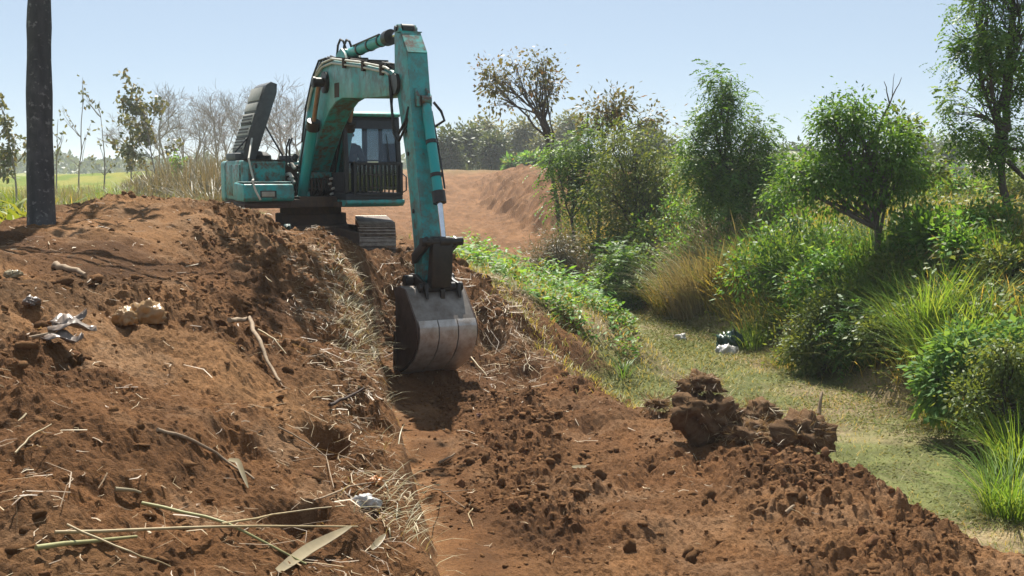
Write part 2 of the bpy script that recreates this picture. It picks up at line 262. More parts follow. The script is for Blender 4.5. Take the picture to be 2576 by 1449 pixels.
MT = {
 'ground': m_ground(),
 'clod': m_soil('soil_clods', (.21, .107, .046), (.135, .067, .028)),
 'clod_pale': m_soil('pale_soil_clods', (.33, .17, .085), (.22, .10, .045)),
 'rootclod': m_soil('root_matted_soil', (.19, .115, .062), (.095, .052, .027)),
 'char': m_soil('charred_earth', (.03, .024, .02), (.012, .010, .009)),
 'teal': m_paint('teal_paint', (.0, .30, .30), (.17, .44, .44), rust=-.2, dust=.20, fadeamt=.35),
 'teal_fade': m_paint('weathered_teal_paint', (.012, .32, .32), (.38, .53, .54), rust=.2, dust=.35, fadeamt=.75),
 'teal_cab': m_paint('cab_teal_paint', (.0, .34, .31), (.2, .46, .44), rust=.3, dust=.3, fadeamt=.35),
 'dark': m_plain('dark_cab_steel', (.016, .019, .024), (.030, .030, .032), rough=.55),
 'rubber': m_plain('black_rubber', (.012, .012, .012), (.03, .028, .026), rough=.7),
 'hood': m_plain('grey_hood_paint', (.085, .094, .104), (.058, .065, .075), rough=.6),
 'hood_lit': m_plain('lit_grey_hood_paint', (.40, .39, .36), (.27, .26, .24), rough=.7),  # outer hood face: brightness of a lit side put into the grey
 'chrome': m_plain('chromed_rod', (.75, .76, .78), (.6, .61, .63), rough=.16, metal=1, bmp=0),
 'rod_soil_tint': m_plain('soil_reflection_rod', (.36, .24, .16), (.20, .13, .085), rough=.42, metal=.55),  # brown of the soil mirrored in the rod, painted into its colour
 'rust': m_plain('rusty_steel', (.060, .034, .022), (.025, .016, .012), rough=.8, scale=9, bmp=.4),
 'grease': m_plain('greasy_steel', (.010, .0095, .009), (.030, .022, .016), rough=.45, scale=10),
 'steel': m_plain('worn_bucket_steel', (.50, .47, .44), (.27, .21, .165), rough=.4, metal=.35, scale=6, bmp=.3),
 'bucket_face': m_plain('brown_worn_steel', (.23, .205, .18), (.11, .085, .068), rough=.45, metal=.35, scale=5, bmp=.3),
 'bucket': m_plain('bucket_side_steel', (.105, .068, .052), (.055, .036, .028), rough=.6, metal=.2, scale=7, bmp=.3),
 'shoe': m_plain('polished_track_steel', (.30, .25, .21), (.12, .08, .056), rough=.42, metal=.5, scale=14),
 'under': m_plain('muddy_undercarriage', (.045, .034, .028), (.085, .052, .032), rough=.9),
 'pale': m_plain('pale_hose', (.55, .53, .48), (.40, .38, .34), rough=.6),
 'glass': m_glass(),
 'lamp': m_plain('lamp_glass', (.34, .34, .29), (.22, .22, .19), rough=.25),
 'bark': m_bark('grey_bark', (.075, .060, .048), (.155, .13, .105)),
 'bark_big': m_bark('dark_trunk_bark', (.030, .031, .036), (.062, .062, .066), 10, (.15, .15, .15)),
 'bark_bare': m_bark('pale_bare_bark', (.19, .16, .14), (.30, .26, .23)),
 'bark_dark': m_bark('dark_bark', (.045, .036, .028), (.10, .082, .065)),
 'lf_green': m_leaf('green_leaves', [(.050, .135, .017), (.085, .20, .028), (.15, .30, .052)], .52),
 'lf_olive': m_leaf('olive_leaves', [(.064, .112, .026), (.112, .176, .040), (.192, .240, .072)], 0.48),
 'lf_feather': m_leaf('feathery_leaves', [(.045, .120, .021), (.083, .195, .033), (.180, .300, .068)], 0.5),
 'lf_teak': m_leaf('dusty_teak_leaves', [(.085, .115, .042), (.14, .165, .07), (.17, .15, .075)], .3),
 'lf_dry': m_leaf('drying_leaves', [(.075, .10, .034), (.12, .13, .05), (.18, .115, .06)], .4),
 'lf_dead': m_leaf('reddish_dead_leaves', [(.14, .06, .05), (.22, .10, .08), (.17, .10, .06)], .25),
 'lf_bamboo': m_leaf('bamboo_leaves', [(.072, .111, .034), (.130, .156, .058), (.221, .208, .098)], 0.4),
 'lf_far': m_leaf('far_tree_leaves', [(.039, .072, .026), (.065, .104, .039), (.098, .130, .052)], 0.4),
 'lf_weed': m_leaf('weed_leaves', [(.20, .17, .06), (.069, .196, .029), (.127, .310, .046), (.218, .380, .092)], 0.5),
 'lf_broad': m_leaf('broad_bright_leaves', [(.07, .165, .035), (.11, .24, .055), (.19, .33, .11)], .48, .65, .2),
 'gr_green': m_leaf('green_grass', [(.072, .156, .021), (.130, .260, .039), (.260, .364, .078)], 0.48),
 'gr_dark': m_leaf('dark_green_grass', [(.045, .117, .022), (.081, .180, .032), (.153, .270, .054)], 0.45),
 'gr_dry': m_leaf('dry_grass', [(.19, .17, .09), (.28, .25, .135), (.37, .34, .20)], .2),
 'gr_mix': m_leaf('half_dry_grass', [(.096, .156, .026), (.240, .252, .060), (.432, .336, .120)], 0.45),
 'gr_field': m_leaf('field_grass', [(.10, .175, .024), (.17, .24, .036), (.27, .28, .07)], .4),
 'gr_brush': m_leaf('grey_brush', [(.11, .12, .05), (.165, .148, .095), (.22, .195, .14)], .25),
 'lf_cover': m_leaf('ground_cover_leaves', [(.095, .125, .036), (.145, .17, .055), (.20, .195, .085)], .2, .9, .05),
 'straw': m_leaf('straw', [(.13, .08, .04), (.23, .155, .078), (.42, .33, .19)], .15),
 'wood': m_plain('weathered_wood', (.30, .22, .14), (.16, .11, .07), rough=.85, scale=20),
 'cane': m_plain('pale_cane', (.36, .28, .145), (.22, .155, .075), rough=.55, scale=16, bmp=.1),
 'cane_green': m_plain('greenish_cane', (.27, .27, .11), (.20, .17, .07), rough=.55, scale=16, bmp=.1),
 'husk': m_bag('dry_leaf_husk', (.31, .25, .145), .2),
 'greyleaf': m_bag('grey_dead_leaf', (.20, .155, .125), .12),
 'bag_white': m_bag('white_plastic', (.52, .51, .49), .3),
 'bag_tan': m_bag('dusty_clear_plastic', (.42, .27, .13), .4),
 'bag_green': m_bag('dark_green_plastic', (.010, .045, .035), .1),
 'orange': m_bag('orange_plastic', (.45, .18, .05), .2),
 'skin': m_plain('skin', (.16, .085, .055), (.13, .07, .045), rough=.6, bmp=0),
 'shirt': m_plain('dark_blue_shirt', (.030, .038, .060), (.022, .028, .045), rough=.85),
 'trousers': m_plain('dark_trousers', (.025, .024, .026), rough=.9),
 'hair': m_plain('black_hair', (.008, .007, .007), rough=.6),
 'seat': m_plain('seat_fabric', (.022, .024, .030), (.04, .04, .045), rough=.9),
 'roof': m_plain('red_roof_tiles', (.30, .12, .075), (.22, .09, .06), rough=.85),
 'wallw': m_plain('pale_plaster', (.55, .52, .47), (.45, .42, .38), rough=.9),
 'winglass': m_plain('dark_window', (.03, .035, .04), rough=.2),
}

# ------------------------------------------------------------------ object helpers
def props(o, label=None, cat=None, group=None, kind=None):
    for k, v in (('label', label), ('category', cat), ('group', group), ('kind', kind)):
        if v: o[k] = v
    return o
def mk(name, me, mat=None, parent=None, loc=(0, 0, 0), rot=(0, 0, 0), **kw):
    o = bpy.data.objects.new(name, me); COL.objects.link(o)
    if me is not None and mat is not None and not me.materials: me.materials.append(MT[mat])
    o.location = loc; o.rotation_euler = rot
    if parent is not None: o.parent = parent
    return props(o, **kw)
def empty(name, loc=(0, 0, 0), rz=0, **kw):
    o = bpy.data.objects.new(name, None); COL.objects.link(o); o.location = loc; o.rotation_euler = (0, 0, rz); o.empty_display_size = .2
    return props(o, **kw)
def npmesh(name, V, faces_flat, counts, var=None, smooth=False):
    """fast mesh from arrays"""
    me = bpy.data.meshes.new(name); V = np.asarray(V, np.float32)
    me.vertices.add(len(V)); me.vertices.foreach_set('co', V.ravel())
    F = np.asarray(faces_flat, np.int32).ravel(); counts = np.asarray(counts, np.int32)
    me.loops.add(len(F)); me.loops.foreach_set('vertex_index', F)
    me.polygons.add(len(counts)); me.polygons.foreach_set('loop_start', np.concatenate([[0], np.cumsum(counts)[:-1]]).astype(np.int32))
    if smooth: me.polygons.foreach_set('use_smooth', np.ones(len(counts), bool))
    me.update(calc_edges=True)
    if var is not None:
        a = me.attributes.new('var', 'FLOAT', 'POINT'); a.data.foreach_set('value', np.asarray(var, np.float32))
    return me

class MB:
    def __init__(s): s.v = []; s.f = []
    def add(s, vs, fs):
        b = len(s.v); s.v += [tuple(map(float, p)) for p in vs]; s.f += [tuple(i+b for i in f) for f in fs]; return s
    def box(s, c, d, R=None):
        vs = []
        for x in (-.5, .5):
            for y in (-.5, .5):
                for z in (-.5, .5):
                    p = Vector((x*d[0], y*d[1], z*d[2])); p = R @ p if R else p; vs.append((c[0]+p.x, c[1]+p.y, c[2]+p.z))
        return s.add(vs, [(0, 1, 3, 2), (4, 6, 7, 5), (0, 4, 5, 1), (2, 3, 7, 6), (0, 2, 6, 4), (1, 5, 7, 3)])
    def bb(s, x0, x1, y0, y1, z0, z1): return s.box(((x0+x1)/2, (y0+y1)/2, (z0+z1)/2), (x1-x0, y1-y0, z1-z0))
    def prism(s, prof, y0, y1, y0b=None, y1b=None):
        """closed (x,z) outline swept along y"""
        n = len(prof); vs = [(p[0], y0, p[1]) for p in prof]+[(p[0], y1, p[1]) for p in prof]
        fs = [tuple(range(n)), tuple(range(2*n-1, n-1, -1))]+[(i, i+n, (i+1) % n+n, (i+1) % n) for i in range(n)]
        return s.add(vs, fs)
    def shell(s, prof, y0, y1, th):
        """open (x,z) polyline plate of thickness th swept along y"""
        P = [Vector((p[0], p[1])) for p in prof]; out = []
        for i, p in enumerate(P):
            a = P[max(i-1, 0)]; b = P[min(i+1, len(P)-1)]; d = (b-a).normalized(); out.append((p.x-d.y*th, p.y+d.x*th))
        return s.prism(list(prof)+out[::-1], y0, y1)
    def tube(s, path, r, n=10, cap=True):
        path = [Vector(p) for p in path]; m = len(path); rr = r if isinstance(r, (list, tuple)) else [r]*m
        vs = []; up = None
        for i, p in enumerate(path):
            d = (path[min(i+1, m-1)]-path[max(i-1, 0)]).normalized()
            if up is None: up = Vector((0, 0, 1)) if abs(d.z) < .9 else Vector((1, 0, 0))
            a = d.cross(up).normalized(); b = a.cross(d).normalized(); up = b
            for k in range(n):
                q = 2*math.pi*k/n; vs.append(p+(a*math.cos(q)+b*math.sin(q))*rr[i])
        fs = [(i*n+k, i*n+(k+1) % n, (i+1)*n+(k+1) % n, (i+1)*n+k) for i in range(m-1) for k in range(n)]
        if cap: fs += [tuple(range(n))[::-1], tuple(range((m-1)*n, m*n))]
        return s.add(vs, fs)
    def obj(s, name, mat, parent=None, bev=0, seg=2, ang=35, loc=(0, 0, 0), rot=(0, 0, 0), **kw):
        me = bpy.data.meshes.new(name); me.from_pydata(s.v, [], s.f)
        bm = bmesh.new(); bm.from_mesh(me); bmesh.ops.recalc_face_normals(bm, faces=bm.faces)
        if bev:
            es = [e for e in bm.edges if len(e.link_faces) == 2 and e.calc_face_angle(0) > math.radians(28)]
            bmesh.ops.bevel(bm, geom=es, offset=bev, offset_type='OFFSET', segments=seg, profile=.6, affect='EDGES', clamp_overlap=True)
        for f in bm.faces: f.smooth = True
        bm.to_mesh(me); bm.free(); me.set_sharp_from_angle(angle=math.radians(ang))
        return mk(name, me, mat, parent, loc, rot, **kw)

# ------------------------------------------------------------------ ground sheet
def build_ground():
    a_d = np.linspace(-26.5, 26.5, 740)
    ang = np.radians(np.concatenate([np.linspace(-175, -27.5, 30), a_d, np.linspace(27.5, 175, 30)]))
    r = np.concatenate([np.linspace(.6, 3.3, 14)[:-1], np.exp(np.linspace(math.log(3.3), math.log(20), 640))[:-1], np.exp(np.linspace(math.log(20), math.log(110), 210))[:-1], np.exp(np.linspace(math.log(110), math.log(900), 26))])
    A, R = np.meshgrid(ang, r); X = (np.sin(A)*R).ravel(); Y = (np.cos(A)*R).ravel()
    z, soil, s, t, n, wob = H(X, Y, True)
    nr, na = len(r), len(ang)
    idx = np.arange(nr*na).reshape(nr, na)
    F = np.stack([idx[:-1, :-1], idx[:-1, 1:], idx[1:, 1:], idx[1:, :-1]], -1).reshape(-1, 4)
    me = npmesh('ground', np.stack([X, Y, z], 1), F[:, ::-1], np.full(len(F), 4), smooth=True)
    me.polygons.foreach_set('use_smooth', (soil[F[:, 0]] < .5) | (s[F[:, 0]] > 90))
    # earth colours by place
    def c3(*v): return np.array(v)[None]
    dry = sstep(-.15, .45, fbm(X*.45, Y*.45, 90, 4)); fine = sstep(-.3, .4, fbm(X*2.2, Y*2.2, 91, 3))
    c_soil = c3(.156, .079, .035)*(1-dry[:, None])+c3(.242, .136, .066)*dry[:, None]
    c_soil = c_soil*(.86+.28*fine[:, None])*c3(.88, .845, .78)
    damp = sstep(.02, .38, fbm(X*.8, Y*.8, 97, 5))[:, None]; c_soil = c_soil*(1-.40*damp)
    crust = (sstep(.10, .42, fbm(X*1.9+7, Y*1.9, 98, 4))*(1-damp[:, 0]))[:, None]; c_soil = c_soil*(1-.45*crust)+c3(.27, .172, .10)*.45*crust
    floor = sstep(.9, 1.3, t)*sstep(5.2, 4.4, t)*sstep(16, 15, s)                 # freshly opened, finer earth
    c_soil = c_soil*(1-.35*floor[:, None])+c3(.139, .068, .030)*.35*floor[:, None]
    wall = np.exp(-((t-.88)/.2)**2)*sstep(15.4, 14.5, s)
    c_soil = c_soil*(1-.7*wall[:, None])+c3(.242, .126, .056)*.7*wall[:, None]
    pale = sstep(18, 30, s)[:, None]; c_soil = c_soil*(1-pale*.75)+c3(.185, .098, .047)*pale*.75*(.85+.3*fine[:, None])
    g1 = sstep(-.35, .35, fbm(X*.6, Y*.6, 95, 4)); g2 = sstep(-.2, .4, fbm(X*2.5, Y*2.5, 96, 3))
    c_bed = c3(.135, .150, .058)*(1-g1[:, None])+c3(.27, .215, .13)*g1[:, None]; c_bed = c_bed*(.8+.35*g2[:, None])
    c_fld = c3(.115, .165, .028)*(1-g1[:, None])+c3(.21, .21, .05)*g1[:, None]
    c_bank = c3(.075, .075, .028)*(1-g1[:, None])+c3(.16, .125, .055)*g1[:, None]
    fld = (sstep(.2, -1.2, t-np.maximum(knot(s, 1), -6)+.6*n)+sstep(105, 118, s)).clip(0, 1)[:, None]
    bank = sstep(-.2, .8, t-knot(s, 13)+.5*n)[:, None]
    g = c_bed*(1-bank)+c_bank*bank; g = g*(1-fld)+c_fld*fld
    rightf = sstep(1, 8, t-knot(s, 15))[:, None]; g = g*(1-rightf*.8)+c_fld*rightf*.8
    col = g*(1-soil[:, None])+c_soil*soil[:, None]
    ca = me.color_attributes.new('Col', 'FLOAT_COLOR', 'POINT'); ca.data.foreach_set('color', np.concatenate([col, np.ones((len(col), 1))], 1).astype(np.float32).ravel())
    return mk('ground', me, 'ground', kind='structure', label='brown dug earth levee and dry canal bed with fields around')
build_ground()

# ------------------------------------------------------------------ excavator (local x forward, y to the cab side, z up)
EX_ROT = math.radians(-63.3)
EXC = empty('excavator', (-3.46, 19.6, 0), EX_ROT, label='teal crawler excavator digging the levee with its engine hood open', cat='excavator')
def arc(cx, cz, r, a0, a1, n): return [(cx+r*math.cos(math.radians(a0+(a1-a0)*i/n)), cz+r*math.sin(math.radians(a0+(a1-a0)*i/n))) for i in range(n+1)]
UROT = (0, 0, math.radians(-81)-EX_ROT)

def build_undercarriage():
    f = MB(); f.bb(-.75, .75, -.62, .62, .36, .62)
    for sx in (-1, 1):
        for sy in (-1, 1):
            f.add([(sx*.35, sy*.5, .36), (sx*.35, sy*.5, .6), (sx*1.15, sy*.82, .52), (sx*1.15, sy*.82, .3), (sx*.75, sy*.4, .36), (sx*.75, sy*.4, .6), (sx*1.45, sy*.8, .52), (sx*1.45, sy*.8, .3)],
                  [(0, 1, 2, 3), (4, 7, 6, 5), (0, 4, 5, 1), (3, 2, 6, 7), (1, 5, 6, 2), (0, 3, 7, 4)])
    fr = f.obj('undercarriage_frame', 'under', EXC, bev=.02, rot=UROT)
    b = MB(); b.tube([(0, 0, .6), (0, 0, .8)], .60, 40); b.tube([(0, 0, .78), (0, 0, .93)], .52, 40); b.obj('swing_bearing', 'under', EXC, bev=.01)
    # one shoe: plate with three grousers; local x along the track, z outwards
    s = MB(); s.bb(-.082, .082, -.29, .29, -.012, .010)
    for gx in (-.066, -.005, .060): s.bb(gx-.009, gx+.011, -.29, .29, .008, .040)
    s.bb(-.05, .05, -.10, -.06, -.07, -.011); s.bb(-.05, .05, .06, .10, -.07, -.011)
    proto = None
    Rk, hx, zc = .305, 1.32, .345
    Lk = 2*(2*hx)+2*math.pi*Rk; n = int(round(Lk/.168)); step = Lk/n
    for sy in (1.075, -1.075):
        t = MB(); t.bb(-1.25, 1.25, sy-.12, sy+.12, .22, .51)
        t.prism([(-1.1, .50), (1.1, .50), (.9, .54), (-.9, .54)], sy-.16, sy+.16)
        for sx in (-.4, .45): t.tube([(sx, sy-.1, .56), (sx, sy+.1, .56)], .06, 14)
        tr = t.obj('track', 'under', EXC, bev=.015, rot=UROT)
        for sx in (-.95, -.6, -.25, .1, .45, .8, 1.05): MB().tube([(sx, sy-.16, .2), (sx, sy-.06, .2), (sx, sy+.06, .2), (sx, sy+.16, .2)], [.10, .13, .13, .10], 16).obj('track_roller', 'under', tr)
        MB().tube([(hx, sy-.14, zc), (hx, sy-.05, zc), (hx, sy+.05, zc), (hx, sy+.14, zc)], [.20, .25, .25, .20], 28).obj('idler_wheel', 'rust', tr)
        sp = MB(); sp.tube([(-hx, sy-.2, zc), (-hx, sy+.2, zc)], .2, 24)
        for k in range(18):
            q = k/18*2*math.pi; sp.box((-hx+.22*math.cos(q), sy, zc+.22*math.sin(q)), (.16, .06, .05), Matrix.Rotation(-q, 3, 'Y'))
        sp.obj('drive_sprocket', 'rust', tr)
        for k in range(n):
            d = (k+.35)*step
            if d < 2*hx: x, z, q = -hx+d, zc+Rk, 0
            elif d < 2*hx+math.pi*Rk: q = (d-2*hx)/Rk; x, z = hx+Rk*math.sin(q), zc+Rk*math.cos(q)
            elif d < 4*hx+math.pi*Rk: x, z, q = hx-(d-2*hx-math.pi*Rk), zc-Rk, math.pi
            else: q = (d-4*hx-math.pi*Rk)/Rk+math.pi; x, z = -hx+Rk*math.sin(q), zc+Rk*math.cos(q)
            if proto is None: proto = s.obj('track_shoe', 'shoe', tr, bev=.003, seg=1); o = proto
            else: o = mk('track_shoe', proto.data, None, tr)
            o.location = (x, sy, z); o.rotation_euler = (0, q, 0)
build_undercarriage()

def build_upper():
    p = MB(); p.bb(-1.35, .95, -.62, .62, .93, 1.06); p.bb(-1.3, .9, -1.22, -.46, .93, 1.02); p.bb(-1.3, 1.2, .1, 1.16, .93, 1.02)
    p.bb(.45, .95, -.46, .16, 1.02, 1.10); p.obj('platform', 'under', EXC, bev=.012)
    # mounting plates of the boom foot
    for y in (-.26, .22): MB().prism([(-.15, 1.03), (.72, 1.03), (.66, 1.16), (.3, 1.46), (.05, 1.5), (-.2, 1.3)], y, y+.05).obj('boom_bracket', 'teal', EXC, bev=.01)
    sk = MB(); sk.bb(.2, .93, -1.36, -.47, .92, 1.005); sk.obj('deck_skirt', 'rust', EXC, bev=.012)
    # counterweight with a rounded back
    prof = [(-.85, -1.26)]+[(-1.12-.36*math.sin(q), -1.26+.36-.36*math.cos(q)) for q in np.linspace(0, math.pi/2, 7)]
    ys = [(x, y) for x, y in prof]+[(x, -y) for x, y in prof[::-1]]
    c = MB(); n = len(ys); c.add([(x, y, .98) for x, y in ys]+[(x, y, 1.69) for x, y in ys], [tuple(range(n)), tuple(range(2*n-1, n-1, -1))]+[(i, i+n, (i+1) % n+n, (i+1) % n) for i in range(n)])
    c.obj('counterweight', 'teal_fade', EXC, bev=.085, seg=4)
    # side cabinet on the right with its door
    c = MB(); c.bb(-.83, .28, -1.24, -.50, 1.03, 1.69); cab = c.obj('side_cabinet', 'teal_fade', EXC, bev=.03, seg=3)
    MB().bb(.272, .292, -1.13, -.53, 1.34, 1.655).obj('front_panel', 'teal', cab, bev=.008)
    MB().bb(-.30, .2, -1.262, -1.232, 1.1, 1.62).obj('side_door', 'teal_fade', cab, bev=.008)
    MB().bb(-.78, -.34, -1.258, -1.232, 1.1, 1.62).obj('side_door', 'teal_fade', cab, bev=.008)
    MB().bb(.292, .300, -1.02, -.985, 1.56, 1.635).obj('latch', 'dark', cab)
    MB().bb(-.83, .30, -1.20, -.50, 1.692, 1.705).obj('rusty_lid_edge', 'rust', cab)
    # exposed pump bay between cabinet and boom
    e = MB(); e.bb(-.7, .2, -.5, -.28, 1.03, 1.62); e.obj('pump_bay', 'rust', EXC, bev=.02)
    for z, y in ((1.62, -.42), (1.46, -.46), (1.38, -.43), (1.22, -.45)): MB().tube([(.18, y, z), (.3, y+.02, z+.01), (.36, y+.05, z-.06)], .03, 10).obj('pipe_fitting', 'pale', EXC)
    # tool box with its work lamp
    t = MB(); t.prism([(.30, 1.03), (.95, 1.03), (1.0, 1.08), (.985, 1.22), (.93, 1.31), (.30, 1.33)], -1.38, -.56); tb = t.obj('tool_box', 'teal', EXC, bev=.028, seg=3)
    MB().bb(.99, 1.006, -1.12, -.86, 1.095, 1.205).obj('lamp_recess', 'dark', tb)
    MB().bb(1.000, 1.012, -1.10, -.89, 1.11, 1.19).obj('lamp', 'lamp', tb, bev=.004)
    MB().bb(.40, .9, -1.36, -.58, 1.335, 1.345).obj('step_plate', 'teal_fade', tb, bev=.004)
    # engine deck, filter dome, hood
    MB().bb(-.85, -.05, -.5, .55, 1.03, 1.62).obj('engine_block', 'grease', EXC, bev=.03)
    MB().tube([(-.55, -.75, 1.69), (-.55, -.75, 1.78), (-.55, -.75, 1.84), (-.55, -.75, 1.86)], [.22, .22, .14, .03], 24).obj('air_filter', 'rubber', EXC)
    MB().tube([(-.62, -.95, 1.7), (-.62, -.95, 1.95)], .10, 18).obj('exhaust_box', 'rust', EXC)
    # outline in (thickness y, length z): stepped outer face on the y<0 side
    out = [(.11, 0), (.11, 1.22), (.07, 1.36), (-.04, 1.36), (-.10, 1.28), (-.125, .98), (-.11, .97), (-.13, .80), (-.115, .79), (-.13, .58), (-.115, .57), (-.13, .36), (-.115, .35), (-.12, .1), (-.08, 0)]
    def hood_pt(x, y, z):
        a = math.radians(19); return (-.60+x, -1.0+y*math.cos(a)+z*math.sin(a), 1.72-y*math.sin(a)+z*math.cos(a))
    m = MB(); n = len(out)
    m.add([hood_pt(-.42, y, z) for y, z in out]+[hood_pt(.42, y, z) for y, z in out], [tuple(range(n)), tuple(range(2*n-1, n-1, -1))]+[(i, i+n, (i+1) % n+n, (i+1) % n) for i in range(n)])
    hood = m.obj('engine_hood', 'hood', EXC, bev=.018)
    a = math.radians(19); Rm = Matrix.Rotation(-a, 3, 'X')
    for z0, z1 in ((1.0, 1.24), (.82, .96), (.60, .77), (.38, .55), (.12, .33)):
        MB().box(hood_pt(0, -.135, (z0+z1)/2), (.80, .012, z1-z0), Rm).obj('outer_panel', 'hood_lit', hood, bev=.004)
    for z in np.arange(.14, .76, .058):
        if any(abs(z-q) < .03 for q in (.35, .57)): continue
        MB().box(hood_pt(.0, -.146, z), (.66, .012, .026), Rm).obj('louver', 'rubber', hood)
    MB().tube([hood_pt(.40, .10, .62), (.05, -.42, 1.66)], .016, 8).obj('hood_strut', 'dark', hood)
    MB().tube([hood_pt(.40, -.1, .38), hood_pt(.41, -.26, .02)], .014, 8).obj('hood_strut', 'dark', hood)
    MB().bb(-.95, -.25, -1.22, -1.0, 1.70, 1.82).obj('hood_hinge', 'hood', hood, bev=.03)
    # pale flexible pipe hanging down in front
    pts = [hood_pt(.44, -.06, .34), (.32, -1.13, 1.72), (.34, -1.10, 1.55), (.42, -1.08, 1.38), (.98, -1.24, 1.36), (1.03, -1.20, 1.2), (1.04, -1.13, 1.06)]
    MB().tube(pts, .017, 8).obj('drain_hose', 'pale', EXC)
    # hand rail by the boom
    MB().tube([(.35, -.45, 1.6), (.36, -.45, 1.95), (.34, -.40, 2.06), (.22, -.36, 2.12)], .016, 8).obj('hand_rail', 'dark', EXC)
    MB().tube([(.15, -.45, 1.6), (.16, -.45, 1.9), (.2, -.40, 2.06)], .016, 8).obj('hand_rail', 'dark', EXC)
    MB().box((-.1, -.35, 1.72), (.3, .25, .12)).obj('battery_box', 'hood', EXC, bev=.02)
    MB().tube([(.35, -.40, 1.70), (.35, -.33, 1.78)], .05, 10).obj('breather', 'rubber', EXC)
build_upper()

def build_cab():
    x0, x1, y0, y1, z0, z1 = -.42, 1.30, .18, 1.16, .94, 2.42
    b = MB()
    b.prism([(x0, z0+.10), (x1+.08, z0+.10), (x1+.08, z0+.16), (x1+.05, 1.14), (x1+.02, 1.16), (x0, 1.16)], y0, y1)                 # lower shell
    b.prism([(x0, 1.16), (x0, z1-.03), (x0+.09, z1-.03), (x0+.09, 1.16)], y0, y0+.08); b.prism([(x0, 1.16), (x0, z1-.03), (x0+.09, z1-.03), (x0+.09, 1.16)], y1-.08, y1)
    for y in (y0, y1-.075):                                             # front pillars lean back
        b.prism([(x1-.05, 1.16), (x1+.03, 1.16), (x1+.035, 1.66), (x1-.06, z1-.02), (x1-.15, z1-.02), (x1-.05, 1.66)], y, y+.075)
    b.prism([(.40, 1.16), (.47, 1.16), (.47, z1-.03), (.40, z1-.03)], y1-.07, y1-.005); b.prism([(.40, 1.16), (.47, 1.16), (.47, z1-.03), (.40, z1-.03)], y0+.005, y0+.07)
    b.bb(x0+.02, x1-.14, y0, y1, z1-.11, z1-.02)
    b.bb(x0+.005, x0+.07, y0+.07, y1-.07, 1.16, 1.72)
    cab = b.obj('cab', 'dark', EXC, bev=.016, seg=2)
    MB().prism([(x0-.03, z1-.02), (x1-.05, z1-.02), (x1-.03, z1+.02), (x1-.10, z1+.065), (x0+.04, z1+.065), (x0-.03, z1+.03)], y0-.015, y1+.015).obj('roof', 'teal_cab', cab, bev=.02, seg=3)
    MB().prism([(x0, z0), (x1+.02, z0), (x1+.10, z0+.05), (x1+.095, z0+.11), (x0, z0+.11)], y0-.01, y1+.03).obj('base_panel', 'teal', cab, bev=.02, seg=3)
    MB().bb(x0+.05, .38, y1-.004, y1+.012, 1.14, 1.66).obj('door_panel', 'teal_cab', cab, bev=.01)
    MB().prism([(x1-.01, 1.67), (x1+.0, 1.67), (x1-.095, z1-.12), (x1-.105, z1-.12)], y0+.07, y1-.07).obj('windshield', 'glass', cab)
    MB().bb(x1+.0, x1+.008, y0+.07, y1-.07, 1.20, 1.64).obj('lower_window', 'glass', cab)
    MB().bb(.48, x1-.07, y1-.04, y1-.034, 1.2, z1-.12).obj('side_window', 'glass', cab)
    MB().bb(x0+.1, .39, y1-.04, y1-.034, 1.68, z1-.12).obj('side_window', 'glass', cab)
    MB().bb(.48, x1-.07, y0+.034, y0+.04, 1.2, z1-.12).obj('side_window', 'glass', cab)
    MB().bb(x0+.1, .39, y0+.034, y0+.04, 1.2, z1-.12).obj('side_window', 'glass', cab)
    MB().bb(x0+.03, x0+.036, y0+.08, y1-.08, 1.73, z1-.12).obj('rear_window', 'glass', cab)
    MB().prism([(x1-.01, 2.20), (x1+.015, 2.20), (x1-.06, z1-.08), (x1-.09, z1-.08)], y0+.07, y1-.07).obj('sun_visor', 'dark', cab)
    # guard in front of the lower window: frame, three cross rails and upright bars
    g = MB(); gx = x1+.075; ya, yb, za, zb = y0+.135, y1-.005, 1.12, 1.655
    for z in (za+.02, zb-.02): g.bb(gx-.02, gx+.02, ya, yb, z-.022, z+.022)
    for y in (ya+.02, yb-.02): g.bb(gx-.02, gx+.02, y-.022, y+.022, za, zb)
    gd = g.obj('window_guard', 'dark', cab, bev=.006)
    for y in np.linspace(ya+.02, yb-.02, 12)[1:-1]: MB().bb(gx-.009, gx+.009, y-.010, y+.010, za+.03, zb-.03).obj('guard_bar', 'dark', gd)
    for z in (za+.13, (za+zb)/2+.07): MB().bb(gx+.007, gx+.016, ya+.03, yb-.03, z-.008, z+.008).obj('guard_rail', 'dark', gd)
    MB().tube([(gx-.05, y1+.01, 1.16), (gx+.03, y1+.05, 1.2), (gx+.03, y1+.05, 1.42), (gx-.05, y1+.01, 1.48)], .012, 8).obj('grab_handle', 'dark', cab)
    MB().tube([(x1+.03, .95, 1.68), (x1-.02, .93, 2.0), (x1-.05, .92, 2.12)], .008, 6).obj('wiper', 'rubber', cab)
    s = MB(); s.bb(-.12, .38, .40, .92, 1.30, 1.44); s.prism([(-.16, 1.42), (-.04, 1.42), (-.12, 2.0), (-.22, 2.0)], .42, .90); s.bb(-.1, .3, .45, .87, 1.06, 1.32); s.obj('seat', 'seat', cab, bev=.04, seg=3)
    MB().bb(.2, 1.2, .2, .34, 1.06, 1.5).obj('side_console', 'seat', cab, bev=.03)
    for y in (.42, .92):
        l = MB(); l.tube([(.55, y, 1.30), (.58, y, 1.56)], .014, 8); l.tube([(.58, y, 1.55), (.585, y, 1.62), (.59, y, 1.66)], [.024, .028, .015], 10); l.obj('control_lever', 'rubber', cab)
build_cab()

